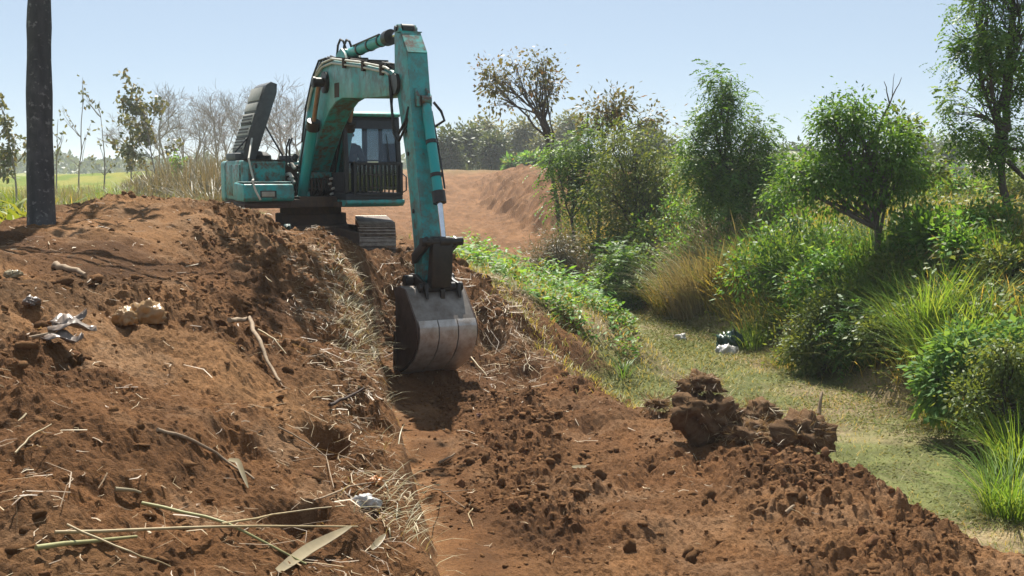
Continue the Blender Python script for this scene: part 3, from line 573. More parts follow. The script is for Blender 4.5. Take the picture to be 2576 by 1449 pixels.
def cyl_ram(name, a, b, c, y, r, rr, rodmat, parent=EXC, gland=None, axis_y=True):
    """barrel from a to b, rod on to c (x,z points) in the plane y"""
    A, B, C = (Vector((p[0], y, p[1])) for p in (a, b, c)); d = (B-A).normalized(); gl = gland or r*1.25
    m = MB(); m.tube([A+d*.06, A+d*.10, B-d*.10, B-d*.095, B, B+d*.02], [r*.8, r, r, gl, gl, gl*.6], 22)
    m.tube([A+Vector((0, -r*1.0, 0)), A+Vector((0, r*1.0, 0))], r*.95, 18)
    o = m.obj(name, 'teal', parent)
    k = MB(); k.tube([B, C-d*.02], rr, 16); k.obj('piston_rod', rodmat, o)
    MB().tube([C+Vector((0, -r*1.05, 0)), C+Vector((0, r*1.05, 0))], rr*1.9, 16).obj('rod_eye', 'grease', o)
    q = MB(); q.tube([B-d*.13, B+d*.025], gl*1.03, 22); q.obj('gland', 'grease', o)
    return o, A, B, C, d

def build_front():
    # boom: box section with the bend near a third of its length
    top = [(-.10, 1.30), (-.10, 1.62), (.14, 1.98), (.45, 2.42), (.80, 2.83), (1.12, 3.08), (1.45, 3.19), (1.95, 3.21), (3.2, 3.06), (4.45, 2.87), (4.62, 2.78)]
    bot = [(4.64, 2.64), (4.5, 2.53), (3.4, 2.56), (2.35, 2.62), (2.05, 2.58), (1.72, 2.46), (1.30, 2.20), (.85, 1.83), (.50, 1.50), (.26, 1.24), (.08, 1.20)]
    b = MB(); b.prism(top+bot, -.185, .185); boom = b.obj('boom', 'teal_fade', EXC, bev=.012, seg=2)
    # overlay on the underside in darker teal: its shade put into the paint
    MB().shell([(x, z-.004) for x, z in bot[3:-1]], -.165, .165, -.008).obj('under_shade_plate', 'teal', boom)
    MB().bb(1.98, 2.22, -.1865, -.18, 2.64, 2.86).obj('worn_patch', 'rust', boom)
    # bosses: cylinder pin through the boom and tip pin
    MB().tube([(1.58, -.42, 2.90), (1.58, .42, 2.90)], .055, 18).obj('cylinder_pin', 'grease', boom)
    for s in (-1, 1):
        MB().tube([(1.58, s*.18, 2.90), (1.58, s*.235, 2.90)], .17, 24).obj('pin_boss', 'grease', boom)
        MB().tube([(1.58, s*.37, 2.90), (1.58, s*.41, 2.90)], .085, 20).obj('pin_cap', 'grease', boom)
    MB().tube([(4.60, -.215, 2.68), (4.60, .215, 2.68)], .14, 26).obj('tip_boss', 'grease', boom)
    # steel pipes along the side and top of the boom, with clamps
    for k, (dz, y) in enumerate([(.02, -.205), (-.045, -.212), (.04, -.12), (.045, -.06)]):
        path = [(.62, y, 2.55+dz), (.86, y, 2.84+dz), (1.15, y, 3.08+dz), (1.46, y, 3.19+dz), (1.95, y, 3.215+dz), (3.2, y, 3.065+dz), (4.3, y, 2.90+dz), (4.42, y, 2.86+dz)]
        MB().tube(path, .017, 8).obj('hydraulic_pipe', 'pale' if k < 2 else 'rust', boom)
    for y in (.06, .13): MB().tube([(1.9, y, 3.25), (3.2, y, 3.10), (4.4, y, 2.92)], .018, 8).obj('hydraulic_pipe', 'grease', boom)
    for x in (2.55, 3.4, 4.15):
        z = np.interp(x, [p[0] for p in top], [p[1] for p in top]); MB().bb(x-.035, x+.035, -.235, -.187, z-.09, z+.05).obj('pipe_clamp', 'rust', boom); MB().bb(x-.03, x+.03, -.16, .16, z+.006, z+.075).obj('pipe_clamp', 'grease', boom)
    # black hoses arching over the bend
    for k in range(5):
        y = -.16+.05*k
        MB().tube([(.30+.03*k, y-.06, 2.0), (.52, y-.05, 2.55+.03*k), (.86, y-.03, 3.02+.03*k), (1.2, y-.02, 3.27+.02*k), (1.5, y, 3.28)], .018, 7).obj('hose', 'rubber', boom)
    for y in (-.05, .05): MB().tube([(1.72, y, 3.30), (1.78, y, 3.46), (1.90, y, 3.54), (2.04, y, 3.50), (2.12, y+.02, 3.36)], .018, 7).obj('hose', 'rubber', boom)
    # bracket of the arm cylinder
    for y in (-.13, .09): MB().prism([(1.72, 3.19), (2.42, 3.15), (2.30, 3.30), (2.16, 3.38), (2.02, 3.34)], y, y+.04).obj('cylinder_bracket', 'teal', boom, bev=.008)
    # boom cylinders
    for y in (-.30, .30):
        cyl_ram('boom_cylinder', (.50, 1.03), (1.24, 2.29), (1.58, 2.90), y, .083, .038, 'rod_soil_tint')
        MB().bb(.38, .62, y-.09, y+.09, .94, 1.05).obj('cylinder_foot', 'grease', EXC, bev=.02)
        MB().tube([(.48, y-.07, 1.18), (.62, y-.09, 1.40), (1.14, y-.085, 2.26)], .014, 7).obj('cylinder_line', 'rubber', EXC)
    # hose bundle at the boom foot
    for k in range(7):
        y = -.17+.055*k; MB().tube([(.50, y, 1.08), (.66, y+.01*(k % 3), 1.2), (.64, y, 1.36), (.42, y, 1.44)], .022, 8).obj('hose', 'rubber' if k % 3 else 'rust', EXC)
    MB().bb(.30, .56, -.24, .24, 1.38, 1.50).obj('boom_foot_cover', 'teal', EXC, bev=.03)
    for k, (x, y, z) in enumerate([(.66, .12, 1.30), (.70, .16, 1.22), (.68, .14, 1.13), (.72, .11, 1.05), (.62, .15, 1.38)]): MB().tube([(x, y, z), (x+.05, y+.03, z+.015)], .02, 8).obj('fitting', 'pale', EXC)
    # arm cylinder on top of the boom
    o, A, B, C, d = cyl_ram('arm_cylinder', (2.16, 3.30), (3.95, 3.37), (4.56, 3.40), 0, .078, .042, 'chrome', gland=.105)
    MB().tube([A+d*.35+Vector((0, -.06, .07)), A+d*1.5+Vector((0, -.06, .075))], .014, 7).obj('cylinder_line', 'grease', o)
    for q in (.5, .95, 1.4): MB().tube([A+d*q, A+d*(q+.05)], .088, 20).obj('clamp_band', 'grease', o)
    # arm (stick)
    arm_p = [(4.52, 3.30), (4.60, 3.36), (4.74, 3.345), (4.98, 3.06), (5.06, 2.60), (5.27, 1.62), (5.47, .70), (5.44, .12), (5.30, .02), (5.18, .12), (5.16, .55), (4.90, 1.70), (4.66, 2.38), (4.52, 2.78)]
    m = MB(); m.prism(arm_p, -.165, .125); arm = m.obj('arm', 'teal', EXC, bev=.012)
    MB().prism([(4.62, 3.352), (4.755, 3.352), (4.755, 3.366), (4.62, 3.366)], -.18, .14).obj('top_flange', 'teal_cab', arm)
    MB().prism([(4.745, 3.350), (4.985, 3.065), (4.992, 3.071), (4.752, 3.356)], -.158, .118).obj('bevel_plate', 'teal_cab', arm)
    for y in (-.15, .07): MB().prism([(4.48, 3.30), (4.50, 3.46), (4.60, 3.47), (4.68, 3.36)], y, y+.05).obj('pin_ear', 'teal', arm, bev=.012)
    MB().tube([(4.56, -.17, 3.41), (4.56, .14, 3.41)], .04, 16).obj('pin', 'grease', arm)
    for z, x in ((1.75, 5.0), (1.0, 5.17), (2.05, 4.93)): MB().tube([(x, -.185, z), (x, -.16, z)], .028, 10).obj('grease_point', 'grease', arm)
    # bucket cylinder in front of the arm
    for y in (-.11, .05): MB().prism([(5.04, 2.62), (5.19, 2.50), (5.20, 2.36), (5.10, 2.36)], y, y+.045).obj('cylinder_bracket', 'teal', arm, bev=.01)
    o, A, B, C, d = cyl_ram('bucket_cylinder', (5.165, 2.44), (5.61, 1.14), (5.735, .63), .015, .066, .036, 'chrome', gland=.085)
    MB().tube([(5.16, .13, 2.42), (5.20, .22, 2.30), (5.26, .24, 2.18), (5.22, .12, 2.10)], .018, 8).obj('hose', 'rubber', o)
    MB().tube([(5.2, .085, 2.3), (5.45, .10, 1.66), (5.58, .10, 1.30)], .013, 7).obj('cylinder_line', 'grease', o)
    for q in (.55, 1.0): MB().tube([A+d*q, A+d*(q+.05)], .075, 18).obj('clamp_band', 'grease', o)
    # drooping hoses between boom tip and arm
    MB().tube([(4.45, -.21, 2.80), (4.58, -.24, 2.45), (4.68, -.25, 2.12), (4.80, -.22, 2.02), (4.95, -.18, 2.18), (5.02, -.16, 2.36)], .020, 8).obj('hose', 'rubber', arm)
    MB().tube([(4.45, -.16, 2.82), (4.54, -.22, 2.40), (4.64, -.23, 2.02), (4.78, -.21, 1.92), (4.94, -.18, 2.1), (5.05, -.12, 2.32)], .018, 8).obj('hose', 'rubber', arm)
    # linkage: guide links from the arm to the cylinder pin, wide link down to the bucket
    MB().tube([(5.735, -.30, .63), (5.735, .27, .63)], .055, 18).obj('link_pin', 'grease', EXC)
    for y in (-.235, .155): MB().prism([(5.24, .38), (5.30, .32), (5.78, .58), (5.79, .67), (5.70, .70), (5.26, .46)], y, y+.05).obj('guide_link', 'grease', EXC, bev=.012)
    l = MB(); l.prism([(5.68, .70), (5.79, .68), (5.77, .30), (5.73, .04), (5.63, -.04), (5.55, .02), (5.62, .34)], -.155, .125); l.obj('bucket_link', 'grease', EXC, bev=.02)
    MB().tube([(5.645, -.30, .04), (5.645, .30, .04)], .06, 18).obj('link_pin', 'grease', EXC)
    MB().tube([(5.30, -.36, .11), (5.30, .33, .11)], .07, 18).obj('bucket_pin', 'grease', EXC)
    # bucket
    pr = [(5.22, .0), (5.40, .05), (5.60, .03), (5.66, -.02), (5.985, -.35), (6.03, -.42), (6.035, -.54), (5.97, -.68), (5.84, -.82), (5.60, -.97), (5.38, -1.06), (5.20, -1.12)]
    k = MB(); k.shell(pr, -.455, .335, -.035); bk = k.obj('bucket', 'bucket_face', EXC, bev=.006)
    side = pr+[(5.23, -1.03), (5.28, -.6), (5.27, -.1)]
    for y in (-.475, .336): MB().prism([(x*.996+.02, z) for x, z in side], y, y+.022).obj('side_plate', 'bucket', bk, bev=.006)
    w = [(5.99, -.345), (6.042, -.42), (6.048, -.545), (5.985, -.69), (5.855, -.835), (5.61, -.99), (5.38, -1.085)]
    for i in range(3): y = -.452+i*.2635; MB().shell(w, y, y+.250, .022).obj('wear_plate', 'steel', bk, bev=.004)
    for y in (-.25, .20): MB().prism([(5.22, .19), (5.38, .20), (5.60, .12), (5.74, .10), (5.78, -.10), (5.62, .03), (5.24, .03)], y, y+.045).obj('bucket_ear', 'grease', bk, bev=.01)
    for i in range(5):
        y = -.41+i*.172; MB().prism([(5.28, -1.16), (5.24, -1.06), (5.04, -1.20), (5.02, -1.23), (5.08, -1.25)], y-.045, y+.045).obj('tooth', 'shoe', bk, bev=.01)
    for y in (-.50, .36): MB().prism([(5.22, -1.08), (5.32, -1.09), (5.32, -.55), (5.26, -.55)], y, y+.022).obj('side_cutter', 'bucket', bk)
    MB().bb(5.70, 5.74, -.03, .03, -.12, .02).obj('lift_eye', 'grease', bk, bev=.008)
build_front()

# ------------------------------------------------------------------ operator seated in the cab
def skinned(name, pts, edges, rad, mat, parent, sub=1):
    me = bpy.data.meshes.new(name); me.from_pydata(pts, edges, [])
    o = mk(name, me, mat, parent); md = o.modifiers.new('skin', 'SKIN'); md.use_smooth_shade = True
    for i, r in enumerate(rad): me.skin_vertices[0].data[i].radius = (r, r) if not isinstance(r, tuple) else r
    me.skin_vertices[0].data[0].use_root = True
    ss = o.modifiers.new('sub', 'SUBSURF'); ss.levels = sub; ss.render_levels = sub
    return o
def build_operator():
    T = EXC.matrix_basis if False else Matrix.Translation((-3.46, 19.6, 0)) @ Matrix.Rotation(EX_ROT, 4, 'Z')
    root = empty('person', T @ Vector((.12, .66, 1.44)), EX_ROT, label='operator in dark shirt seated behind the cab windshield', cat='person')
    B = lambda x, y, z: (x-.12, y-.66, z-1.44)
    P = [B(.02, .66, 1.53), B(.02, .66, 1.70), B(.03, .66, 1.88), B(.06, .66, 1.99), B(.09, .66, 2.05), B(.11, .66, 2.12), B(.115, .66, 2.20)]
    R = [(.15, .11), (.14, .10), (.16, .10), .06, .055, (.075, .085), (.062, .075)]; E = [(i, i+1) for i in range(6)]
    def chain(start, pts, rs):
        prev = start
        for p, r in zip(pts, rs): P.append(B(*p)); R.append(r); E.append((prev, len(P)-1)); prev = len(P)-1
        return prev
    for s in (-1, 1):
        w = chain(2, [(.05, .66+s*.19, 1.90), (.14, .66+s*.26, 1.66), (.42, .66+s*.25, 1.60), (.50, .66+s*.25, 1.62)], [.062, .046, .034, .036])
        for k in range(4): chain(w, [(.55, .66+s*.25+(k-1.5)*.014, 1.640-.006*k), (.585, .66+s*.25+(k-1.5)*.012, 1.628-.006*k), (.58, .66+s*.25+(k-1.5)*.012, 1.604)], [.0095, .009, .008])
        chain(w, [(.52, .66+s*.25-s*.035, 1.625), (.55, .66+s*.25-s*.03, 1.61)], [.010, .009])
        chain(0, [(.10, .66+s*.10, 1.50), (.50, .66+s*.13, 1.50), (.58, .66+s*.13, 1.22), (.60, .66+s*.13, 1.10), (.70, .66+s*.13, 1.075)], [.085, .062, .048, .036, .03])
    body = skinned('body', P, E, R, 'skin', root)
    # shirt and trousers follow the body slightly outside it
    P2 = [P[0], P[1], P[2], P[3]]; R2 = [(.165, .125), (.155, .115), (.175, .115), .065]; E2 = [(0, 1), (1, 2), (2, 3)]
    for s in (-1, 1):
        pr = 2
        for p, r in (((.05, .66+s*.19, 1.90), .074), ((.14, .66+s*.26, 1.66), .056), ((.36, .66+s*.25, 1.61), .044)): P2.append(B(*p)); R2.append(r); E2.append((pr, len(P2)-1)); pr = len(P2)-1
    skinned('shirt', P2, E2, R2, 'shirt', root)
    P3 = [B(.02, .66, 1.52)]; R3 = [(.16, .125)]; E3 = []
    for s in (-1, 1):
        pr = 0
        for p, r in (((.10, .66+s*.10, 1.50), .095), ((.50, .66+s*.13, 1.505), .072), ((.58, .66+s*.13, 1.22), .058), ((.60, .66+s*.13, 1.13), .05)): P3.append(B(*p)); R3.append(r); E3.append((pr, len(P3)-1)); pr = len(P3)-1
    skinned('trousers', P3, E3, R3, 'trousers', root)
    bm = bmesh.new(); bmesh.ops.create_uvsphere(bm, u_segments=16, v_segments=10, radius=1)
    for v in bm.verts:
        v.co = Vector((v.co.x*.098, v.co.y*.086, v.co.z*.085))
        if v.co.z < -.02: v.co.z *= .5; v.co.x -= .02
    me = bpy.data.meshes.new('hair'); bm.to_mesh(me); bm.free(); mk('hair', me, 'hair', root, B(.095, .66, 2.215))
    f = MB(); f.prism([(.185, 2.10), (.215, 2.115), (.188, 2.155)], .648, .672)
    f.v = [B(*p) for p in f.v]; f.obj('nose', 'skin', root, bev=.004)
    for s in (-1, 1):
        e = MB(); e.tube([(.178, .66+s*.032-.012, 2.15), (.184, .66+s*.032, 2.152), (.178, .66+s*.032+.012, 2.15)], [.003, .007, .003], 8); e.v = [B(*p) for p in e.v]; e.obj('eye', 'hair', root)
        e = MB(); e.tube([(.11, .66+s*.080, 2.10), (.115, .66+s*.090, 2.135), (.10, .66+s*.080, 2.165)], [.008, .016, .008], 8); e.v = [B(*p) for p in e.v]; e.obj('ear', 'skin', root)
    mo = MB(); mo.tube([(.178, .636, 2.078), (.186, .66, 2.076), (.178, .684, 2.078)], [.003, .006, .003], 8); mo.v = [B(*p) for p in mo.v]; mo.obj('mouth', 'rust', root)
build_operator()

# ------------------------------------------------------------------ scatter builders
def rot_rand(n, rng):
    q = rng.normal(size=(n, 4)); q /= np.linalg.norm(q, axis=1)[:, None]; w, x, y, z = q.T
    return np.stack([np.stack([1-2*(y*y+z*z), 2*(x*y-z*w), 2*(x*z+y*w)], -1), np.stack([2*(x*y+z*w), 1-2*(x*x+z*z), 2*(y*z-x*w)], -1), np.stack([2*(x*z-y*w), 2*(y*z+x*w), 1-2*(x*x+y*y)], -1)], 1)
def ico(sub):
    bm = bmesh.new(); bmesh.ops.create_icosphere(bm, subdivisions=sub, radius=1); bm.verts.ensure_lookup_table()
    V = np.array([v.co[:] for v in bm.verts]); F = np.array([[v.index for v in f.verts] for f in bm.faces]); bm.free(); return V, F
def unit(a): return a/(np.linalg.norm(a, axis=-1, keepdims=True)+1e-9)
def leaves_arr(P, D, Nn, L, W, fold=.18):
    """one folded diamond per leaf"""
    D = unit(D); S = unit(np.cross(D, Nn)); Nn = np.cross(S, D); L = np.broadcast_to(L, len(P))[:, None]; W = np.broadcast_to(W, len(P))[:, None]
    mid = P+D*L*.45+Nn*W*fold
    V = np.stack([P, mid+S*W*.5-Nn*W*fold*2, P+D*L-Nn*L*.12, mid-S*W*.5-Nn*W*fold*2], 1).reshape(-1, 3)
    return V
def leaf_mesh(name, P, D, Nn, L, W, rng, var=None, fold=.18):
    V = leaves_arr(P, D, Nn, L, W, fold); n = len(P)
    F = np.arange(n*4).reshape(-1, 4); v = rng.random(n) if var is None else var
    return npmesh(name, V, F, np.full(n, 4), np.repeat(v, 4))
def blades_arr(P, az, h, w, lean, curl, rng):
    """grass blades: three curved segments, 7 verts"""
    n = len(P); dx = np.stack([np.cos(az), np.sin(az), np.zeros(n)], 1); sd = np.stack([-np.sin(az), np.cos(az), np.zeros(n)], 1)
    out = []
    for q, ww in ((0, 1.0), (.38, .9), (.72, .62), (1.0, 0)):
        c = P+dx*(h*(lean*q+curl*q*q))[:, None]+np.array([0, 0, 1.0])*(h*(q-.55*np.clip(curl, 0, 2)*q**2.6))[:, None]
        if ww: out += [c-sd*(w*ww/2)[:, None], c+sd*(w*ww/2)[:, None]]
        else: out.append(c)
    return np.stack(out, 1).reshape(-1, 3)
def blade_mesh(name, P, h, w, rng, lean=(.05, .45), curl=(.0, .7), var=None, az=None):
    n = len(P); az = rng.random(n)*2*math.pi if az is None else az
    h = np.broadcast_to(h, n)*(.6+.6*rng.random(n)); w = np.broadcast_to(w, n)*(.7+.6*rng.random(n))
    V = blades_arr(P, az, h, w, rng.uniform(*lean, n), rng.uniform(*curl, n), rng)
    b = np.arange(n)[:, None]*7
    Q = np.concatenate([b+np.array([0, 1, 3, 2]), b+np.array([2, 3, 5, 4])], 1).reshape(-1, 4); T = b+np.array([4, 5, 6])
    F = np.concatenate([Q.ravel(), T.ravel()]); cnt = np.concatenate([np.full(len(Q), 4), np.full(len(T), 3)])
    v = rng.random(n) if var is None else var
    return npmesh(name, V, F, cnt, np.repeat(v, 7))

# ------------------------------------------------------------------ soil clods
def rough_rock(seed, sub=2, amp=.34):
    V, F = ico(sub); r = np.random.default_rng(seed); o = r.random(3)*50
    a = fbm(V[:, 0]*1.6+o[0]+V[:, 2]*.9, V[:, 1]*1.6+o[1]-V[:, 2]*.7, seed, 3); b = fbm(V[:, 0]*4+o[1], V[:, 1]*4+V[:, 2]*3.1+o[2], seed+5, 3)
    return V*(1+amp*1.25*a+.36*b)[:, None]*np.array([1, .8, .58]), F
def build_clods():
    rng = np.random.default_rng(11)
    # where clods lie: weighted samples on the dug earth
    def sample(n, smin, smax, tmin, tmax):
        s = rng.uniform(smin, smax, n*3); t = rng.uniform(tmin, tmax, n*3); x, y = xy(s, t)
        vis = np.abs(x) < y*.47+.3
        z, soil, s_, t_, nn, wob = H(x, y, True)
        pm = sstep(-.3, .35, fbm(x*.7, y*.7, 61, 3))*.85+.15
        trod = 1-.75*sstep(10.2, 11.2, s)*sstep(16.3, 15.5, s)*sstep(-.9, -1.7, t)
        wall = 1-.85*np.exp(-((t-.88)/.2)**2)*sstep(15.4, 14.5, s)
        dn = np.ones(len(x), bool)
        for (cx, cy, r_, dd) in DENTS: dn &= (x-cx)**2+(y-cy)**2 > (1.7*r_)**2
        keep = vis & dn & (soil > .55) & (rng.random(n*3) < pm*trod*wall); x, y, z = x[keep], y[keep], z[keep]
        return x, y, z
    bm = bmesh.new(); bmesh.ops.create_icosphere(bm, subdivisions=1, radius=1); bm.verts.ensure_lookup_table(); V0 = np.array([v.co[:] for v in bm.verts]); F0 = np.array([[v.index for v in f.verts] for f in bm.faces]); bm.free()
    x, y, z = [np.concatenate(a) for a in zip(sample(3400, 4.2, 9.5, -4, 5.4), sample(3400, 9, 14, -4.4, 5.2), sample(1800, 13, 18.5, -3.6, 3.4), sample(500, 18, 26, -2, 2.6))]
    n = len(x); sz = np.clip(rng.lognormal(math.log(.0125), .58, n), .006, .045)*(1+.025*np.hypot(x, y))
    R = rot_rand(n, rng); sc = sz[:, None]*np.array([1.1, .85, .6])[None]*(.7+.6*rng.random((n, 3)))
    jit = 1+.45*(rng.random((n, len(V0), 1))-.5)*2
    V = np.einsum('nij,nvj->nvi', R, V0[None]*jit*sc[:, None, :])*np.array([1, 1, .7])+np.stack([x, y, z+sz*.02], 1)[:, None, :]
    nv = len(V0); F = (np.arange(n)[:, None, None]*nv+F0[None]).reshape(-1, 3)
    me = npmesh('soil_crumbs', V.reshape(-1, 3), F, np.full(len(F), 3)); mk('soil_crumbs', me, 'clod', kind='stuff', label='crumbs and small lumps of loose brown soil', cat='soil')
    # single lumps big enough to point at
    mats = ['clod', 'clod', 'clod', 'clod_pale']; meshes = []
    for k in range(8):
        V, F = rough_rock(100+k, 2); me = npmesh('soil_clod', V, F, np.full(len(F), 3)); me.materials.append(MT[mats[k % 4]]); meshes.append(me)
    zones = [('clods on the near left slope', 'brown soil clod on the left slope below the tall trunk', sample(60, 4.6, 10.2, -3.4, .4), .05),
             ('clods on the trench floor', 'brown soil clod on the near floor of the dug trench', sample(60, 7.4, 13.0, 1.3, 5.0), .042),
             ('clods along the bank crest', 'brown soil clod on the far bank slope left of the arm', sample(40, 11, 16.4, -2.4, .6), .05),
             ('clods before the machine', 'brown soil clod on the dug face below the tracks', sample(45, 15.3, 17.8, .9, 2.9), .07)]
    for gname, lab, (x, y, z), base in zones:
        for i in range(len(x)):
            r = base*float(np.clip(rng.lognormal(0, .38), .55, 1.9))*min(1.0, y[i]/9.5)
            o = mk('soil_clod', meshes[int(rng.integers(8))], None, None, (x[i], y[i], z[i]+r*.12), tuple(rng.random(3)*6.28), label=lab, cat='soil clod', group=gname)
            o.scale = (r, r*float(rng.uniform(.8, 1.2)), r*float(rng.uniform(.7, 1.1)))
build_clods()

# big root-matted clods heaped at the right edge of the dug floor
def root_clod(u, v, Y, rx, ry, rz_, label, seed, mat='rootclod', hair=420, pale=.5):
    rng = np.random.default_rng(seed); V, F = rough_rock(seed, 4, .5); q1, c1 = worley(V[:, 0]*2.4+V[:, 2]*1.3+seed, V[:, 1]*2.4-V[:, 2]*1.1, seed); q2, c2 = worley(V[:, 0]*6+V[:, 2]*3.3+seed, V[:, 1]*6-V[:, 2]*2.7, seed+1); V = V*(1+.35*(c1-.5)+.16*(c2-.5)-.12*q2)[:, None]*np.array([rx, ry, rz_])*1.0
    c = at(u, v, Y) if Y else ground_at(u, v)+np.array([0, 0, rz_*.5]); o = mk('root_clod', npmesh('root_clod', V, F, np.full(len(F), 3)), mat, None, c, (0, 0, float(rng.random()*.6)), label=label, cat='earth clod', group='root clods heaped on the trench edge')
    k = rng.integers(0, len(V), hair); P = V[k]*.97; D = unit(P)+rng.normal(size=(hair, 3))*.8; D[:, 2] -= .35
    me = leaf_mesh('roots', P, D, rng.normal(size=(hair, 3)), rng.uniform(.05, .20, hair), rng.uniform(.003, .008, hair), rng); mk('roots', me, 'straw', o, kind='stuff')
    return o
root_clod(1790, 1040, 11.5, .34, .30, .36, 'tallest dark root clod at the left end of the clod heap', 201)
root_clod(1762, 965, 11.6, .22, .22, .17, 'shaggy root clod perched on top of the tallest clod', 202)
root_clod(1905, 1040, 11.8, .22, .22, .22, 'small brown root clod between the two big ones', 203)
root_clod(1880, 1090, 11.3, .28, .22, .19, 'straw covered low clod in front of the heap middle', 204, hair=700)
root_clod(1965, 1110, 11.2, .26, .20, .17, 'flat straw matted clod beside the right dark clod', 205, hair=700)
root_clod(2032, 1092, 11.1, .30, .26, .32, 'right dark root clod with a stub of stick on top', 206)
root_clod(1655, 1015, 12.6, .13, .13, .09, 'small grassy clod lying left of the clod heap', 207)
root_clod(1490, 760, None, .5, .45, .38, 'blackened burnt clod heap at the edge of the weeds', 208, 'char', 260)

# ------------------------------------------------------------------ litter, stalks and sticks on the earth
def stick(name, pts, r, mat, label, cat='stick', group=None, taper=.55, lift=.03):
    """pts: picture points lying on the earth; the stick follows them with a little sag"""
    W = []
    for i, p in enumerate(pts):
        g = ground_at(p[0], p[1]); lf = p[2] if len(p) > 2 else lift; W.append(Vector((g[0], g[1], max(hz(g[0], g[1]), g[2]-.2)+lf)))
    m = MB(); k = []
    for i in range(len(W)-1):
        for q in range(4): k.append(W[i].lerp(W[i+1], q/4)+Vector((random.uniform(-1, 1), random.uniform(-1, 1), random.uniform(-1, 1)))*r*.5)
    k.append(W[-1]); n = len(k); m.tube(k, [r*(1-(1-taper)*i/(n-1)) for i in range(n)], 7)
    return m.obj(name, mat, label=label, cat=cat, group=group, ang=60)
random.seed(3)
stick('cane_stalk', [(140, 1355, .03), (560, 1352, .05), (900, 1340, .03)], .009, 'cane', 'long straight pale cane stalk lying across the bottom left')
stick('cane_stalk', [(360, 1280, .02), (570, 1340, .05), (770, 1430, .02)], .010, 'cane_green', 'greenish cane stalk crossing the long pale one at an angle')
stick('cane_stalk', [(90, 1408, .04), (345, 1384, .06)], .013, 'cane_green', 'short thick greenish cane below the long stalk')
stick('cane_stalk', [(170, 1345, .04), (330, 1420, .05), (430, 1449, .04)], .006, 'cane', 'thin cane slanting down in the bottom left corner')
stick('cane_stalk', [(560, 1350, .06), (720, 1325, .06), (870, 1290, .04)], .007, 'cane', 'thin cane rising right from the stalk crossing')
stick('thin_branch', [(790, 1290, .03), (880, 1250, .05), (1000, 1232, .07), (1110, 1250, .05), (1170, 1290, .04)], .006, 'wood', 'thin curved twig spanning the cut edge above the trench')
stick('thin_branch', [(1110, 1250, .04), (1190, 1243, .03)], .004, 'wood', 'fine side twig reaching right from the curved twig', 'stick')
stick('thin_branch', [(1190, 1290, .03), (1178, 1310, .05), (1190, 1332, .02)], .006, 'cane', 'small bent pale twig standing on the trench floor')
stick('root', [(575, 825, .05), (625, 832, .07), (655, 880, .06), (675, 930, .05), (705, 970, .03)], .022, 'wood', 'dark bent root running down the slope', 'root', taper=.5)
stick('thin_branch', [(830, 1030, .03), (880, 1015, .05), (915, 990, .04)], .014, 'rust', 'short dark crooked branch above the hole in the slope')
stick('cane_stalk', [(905, 990, .05), (990, 998, .05)], .012, 'cane', 'short pale stalk poking out over the cut edge')
stick('cane_stalk', [(1185, 905, .02), (1225, 955, .03)], .014, 'cane', 'pale stick leaning on the earth beside the bucket')
stick('stick', [(1975, 1300, .03), (2030, 1265, .03)], .018, 'wood', 'short brown stick lying on the right of the dug floor')
stick('stick', [(2062, 1060, .10), (2066, 1052, .36)], .032, 'wood', 'thick stub of stick standing up behind the clod heap')
stick('stick', [(1105, 1170, .02), (1145, 1150, .03)], .014, 'wood', 'dark short stick on the floor below the bucket shadow')
stick('plank_scrap', [(135, 675, .02), (170, 682, .03), (215, 703, .02)], .035, 'wood', 'weathered scrap of wood on the upper left slope', 'wood scrap')
stick('husk_stalk', [(395, 1090, .02), (490, 1115, .015), (560, 1160, .02), (640, 1215, .02)], .012, 'wood', 'long split dry husk stalk on the left slope', 'stalk')
stick('husk_stalk', [(290, 1245, .02), (355, 1252, .02)], .013, 'husk', 'short crooked pale husk on the lower left slope', 'stalk')
stick('cane_stalk', [(40, 1160, .03), (85, 1115, .04), (130, 1085, .03)], .006, 'cane', 'thin forked dry stem at the left edge of the slope')
stick('thin_branch', [(700, 1085, .03), (770, 1130, .04), (820, 1165, .04), (840, 1240, .03)], .006, 'wood', 'thin brown twig trailing down past the hole')
stick('cane_stalk', [(650, 840, .03), (690, 870, .04), (720, 900, .03)], .009, 'cane', 'pale dry stem beside the bent root')
stick('cane_stalk', [(2170, 1068, .02), (2290, 1075, .02)], .008, 'cane', 'pale straw stem lying on the canal bed right of the clods')

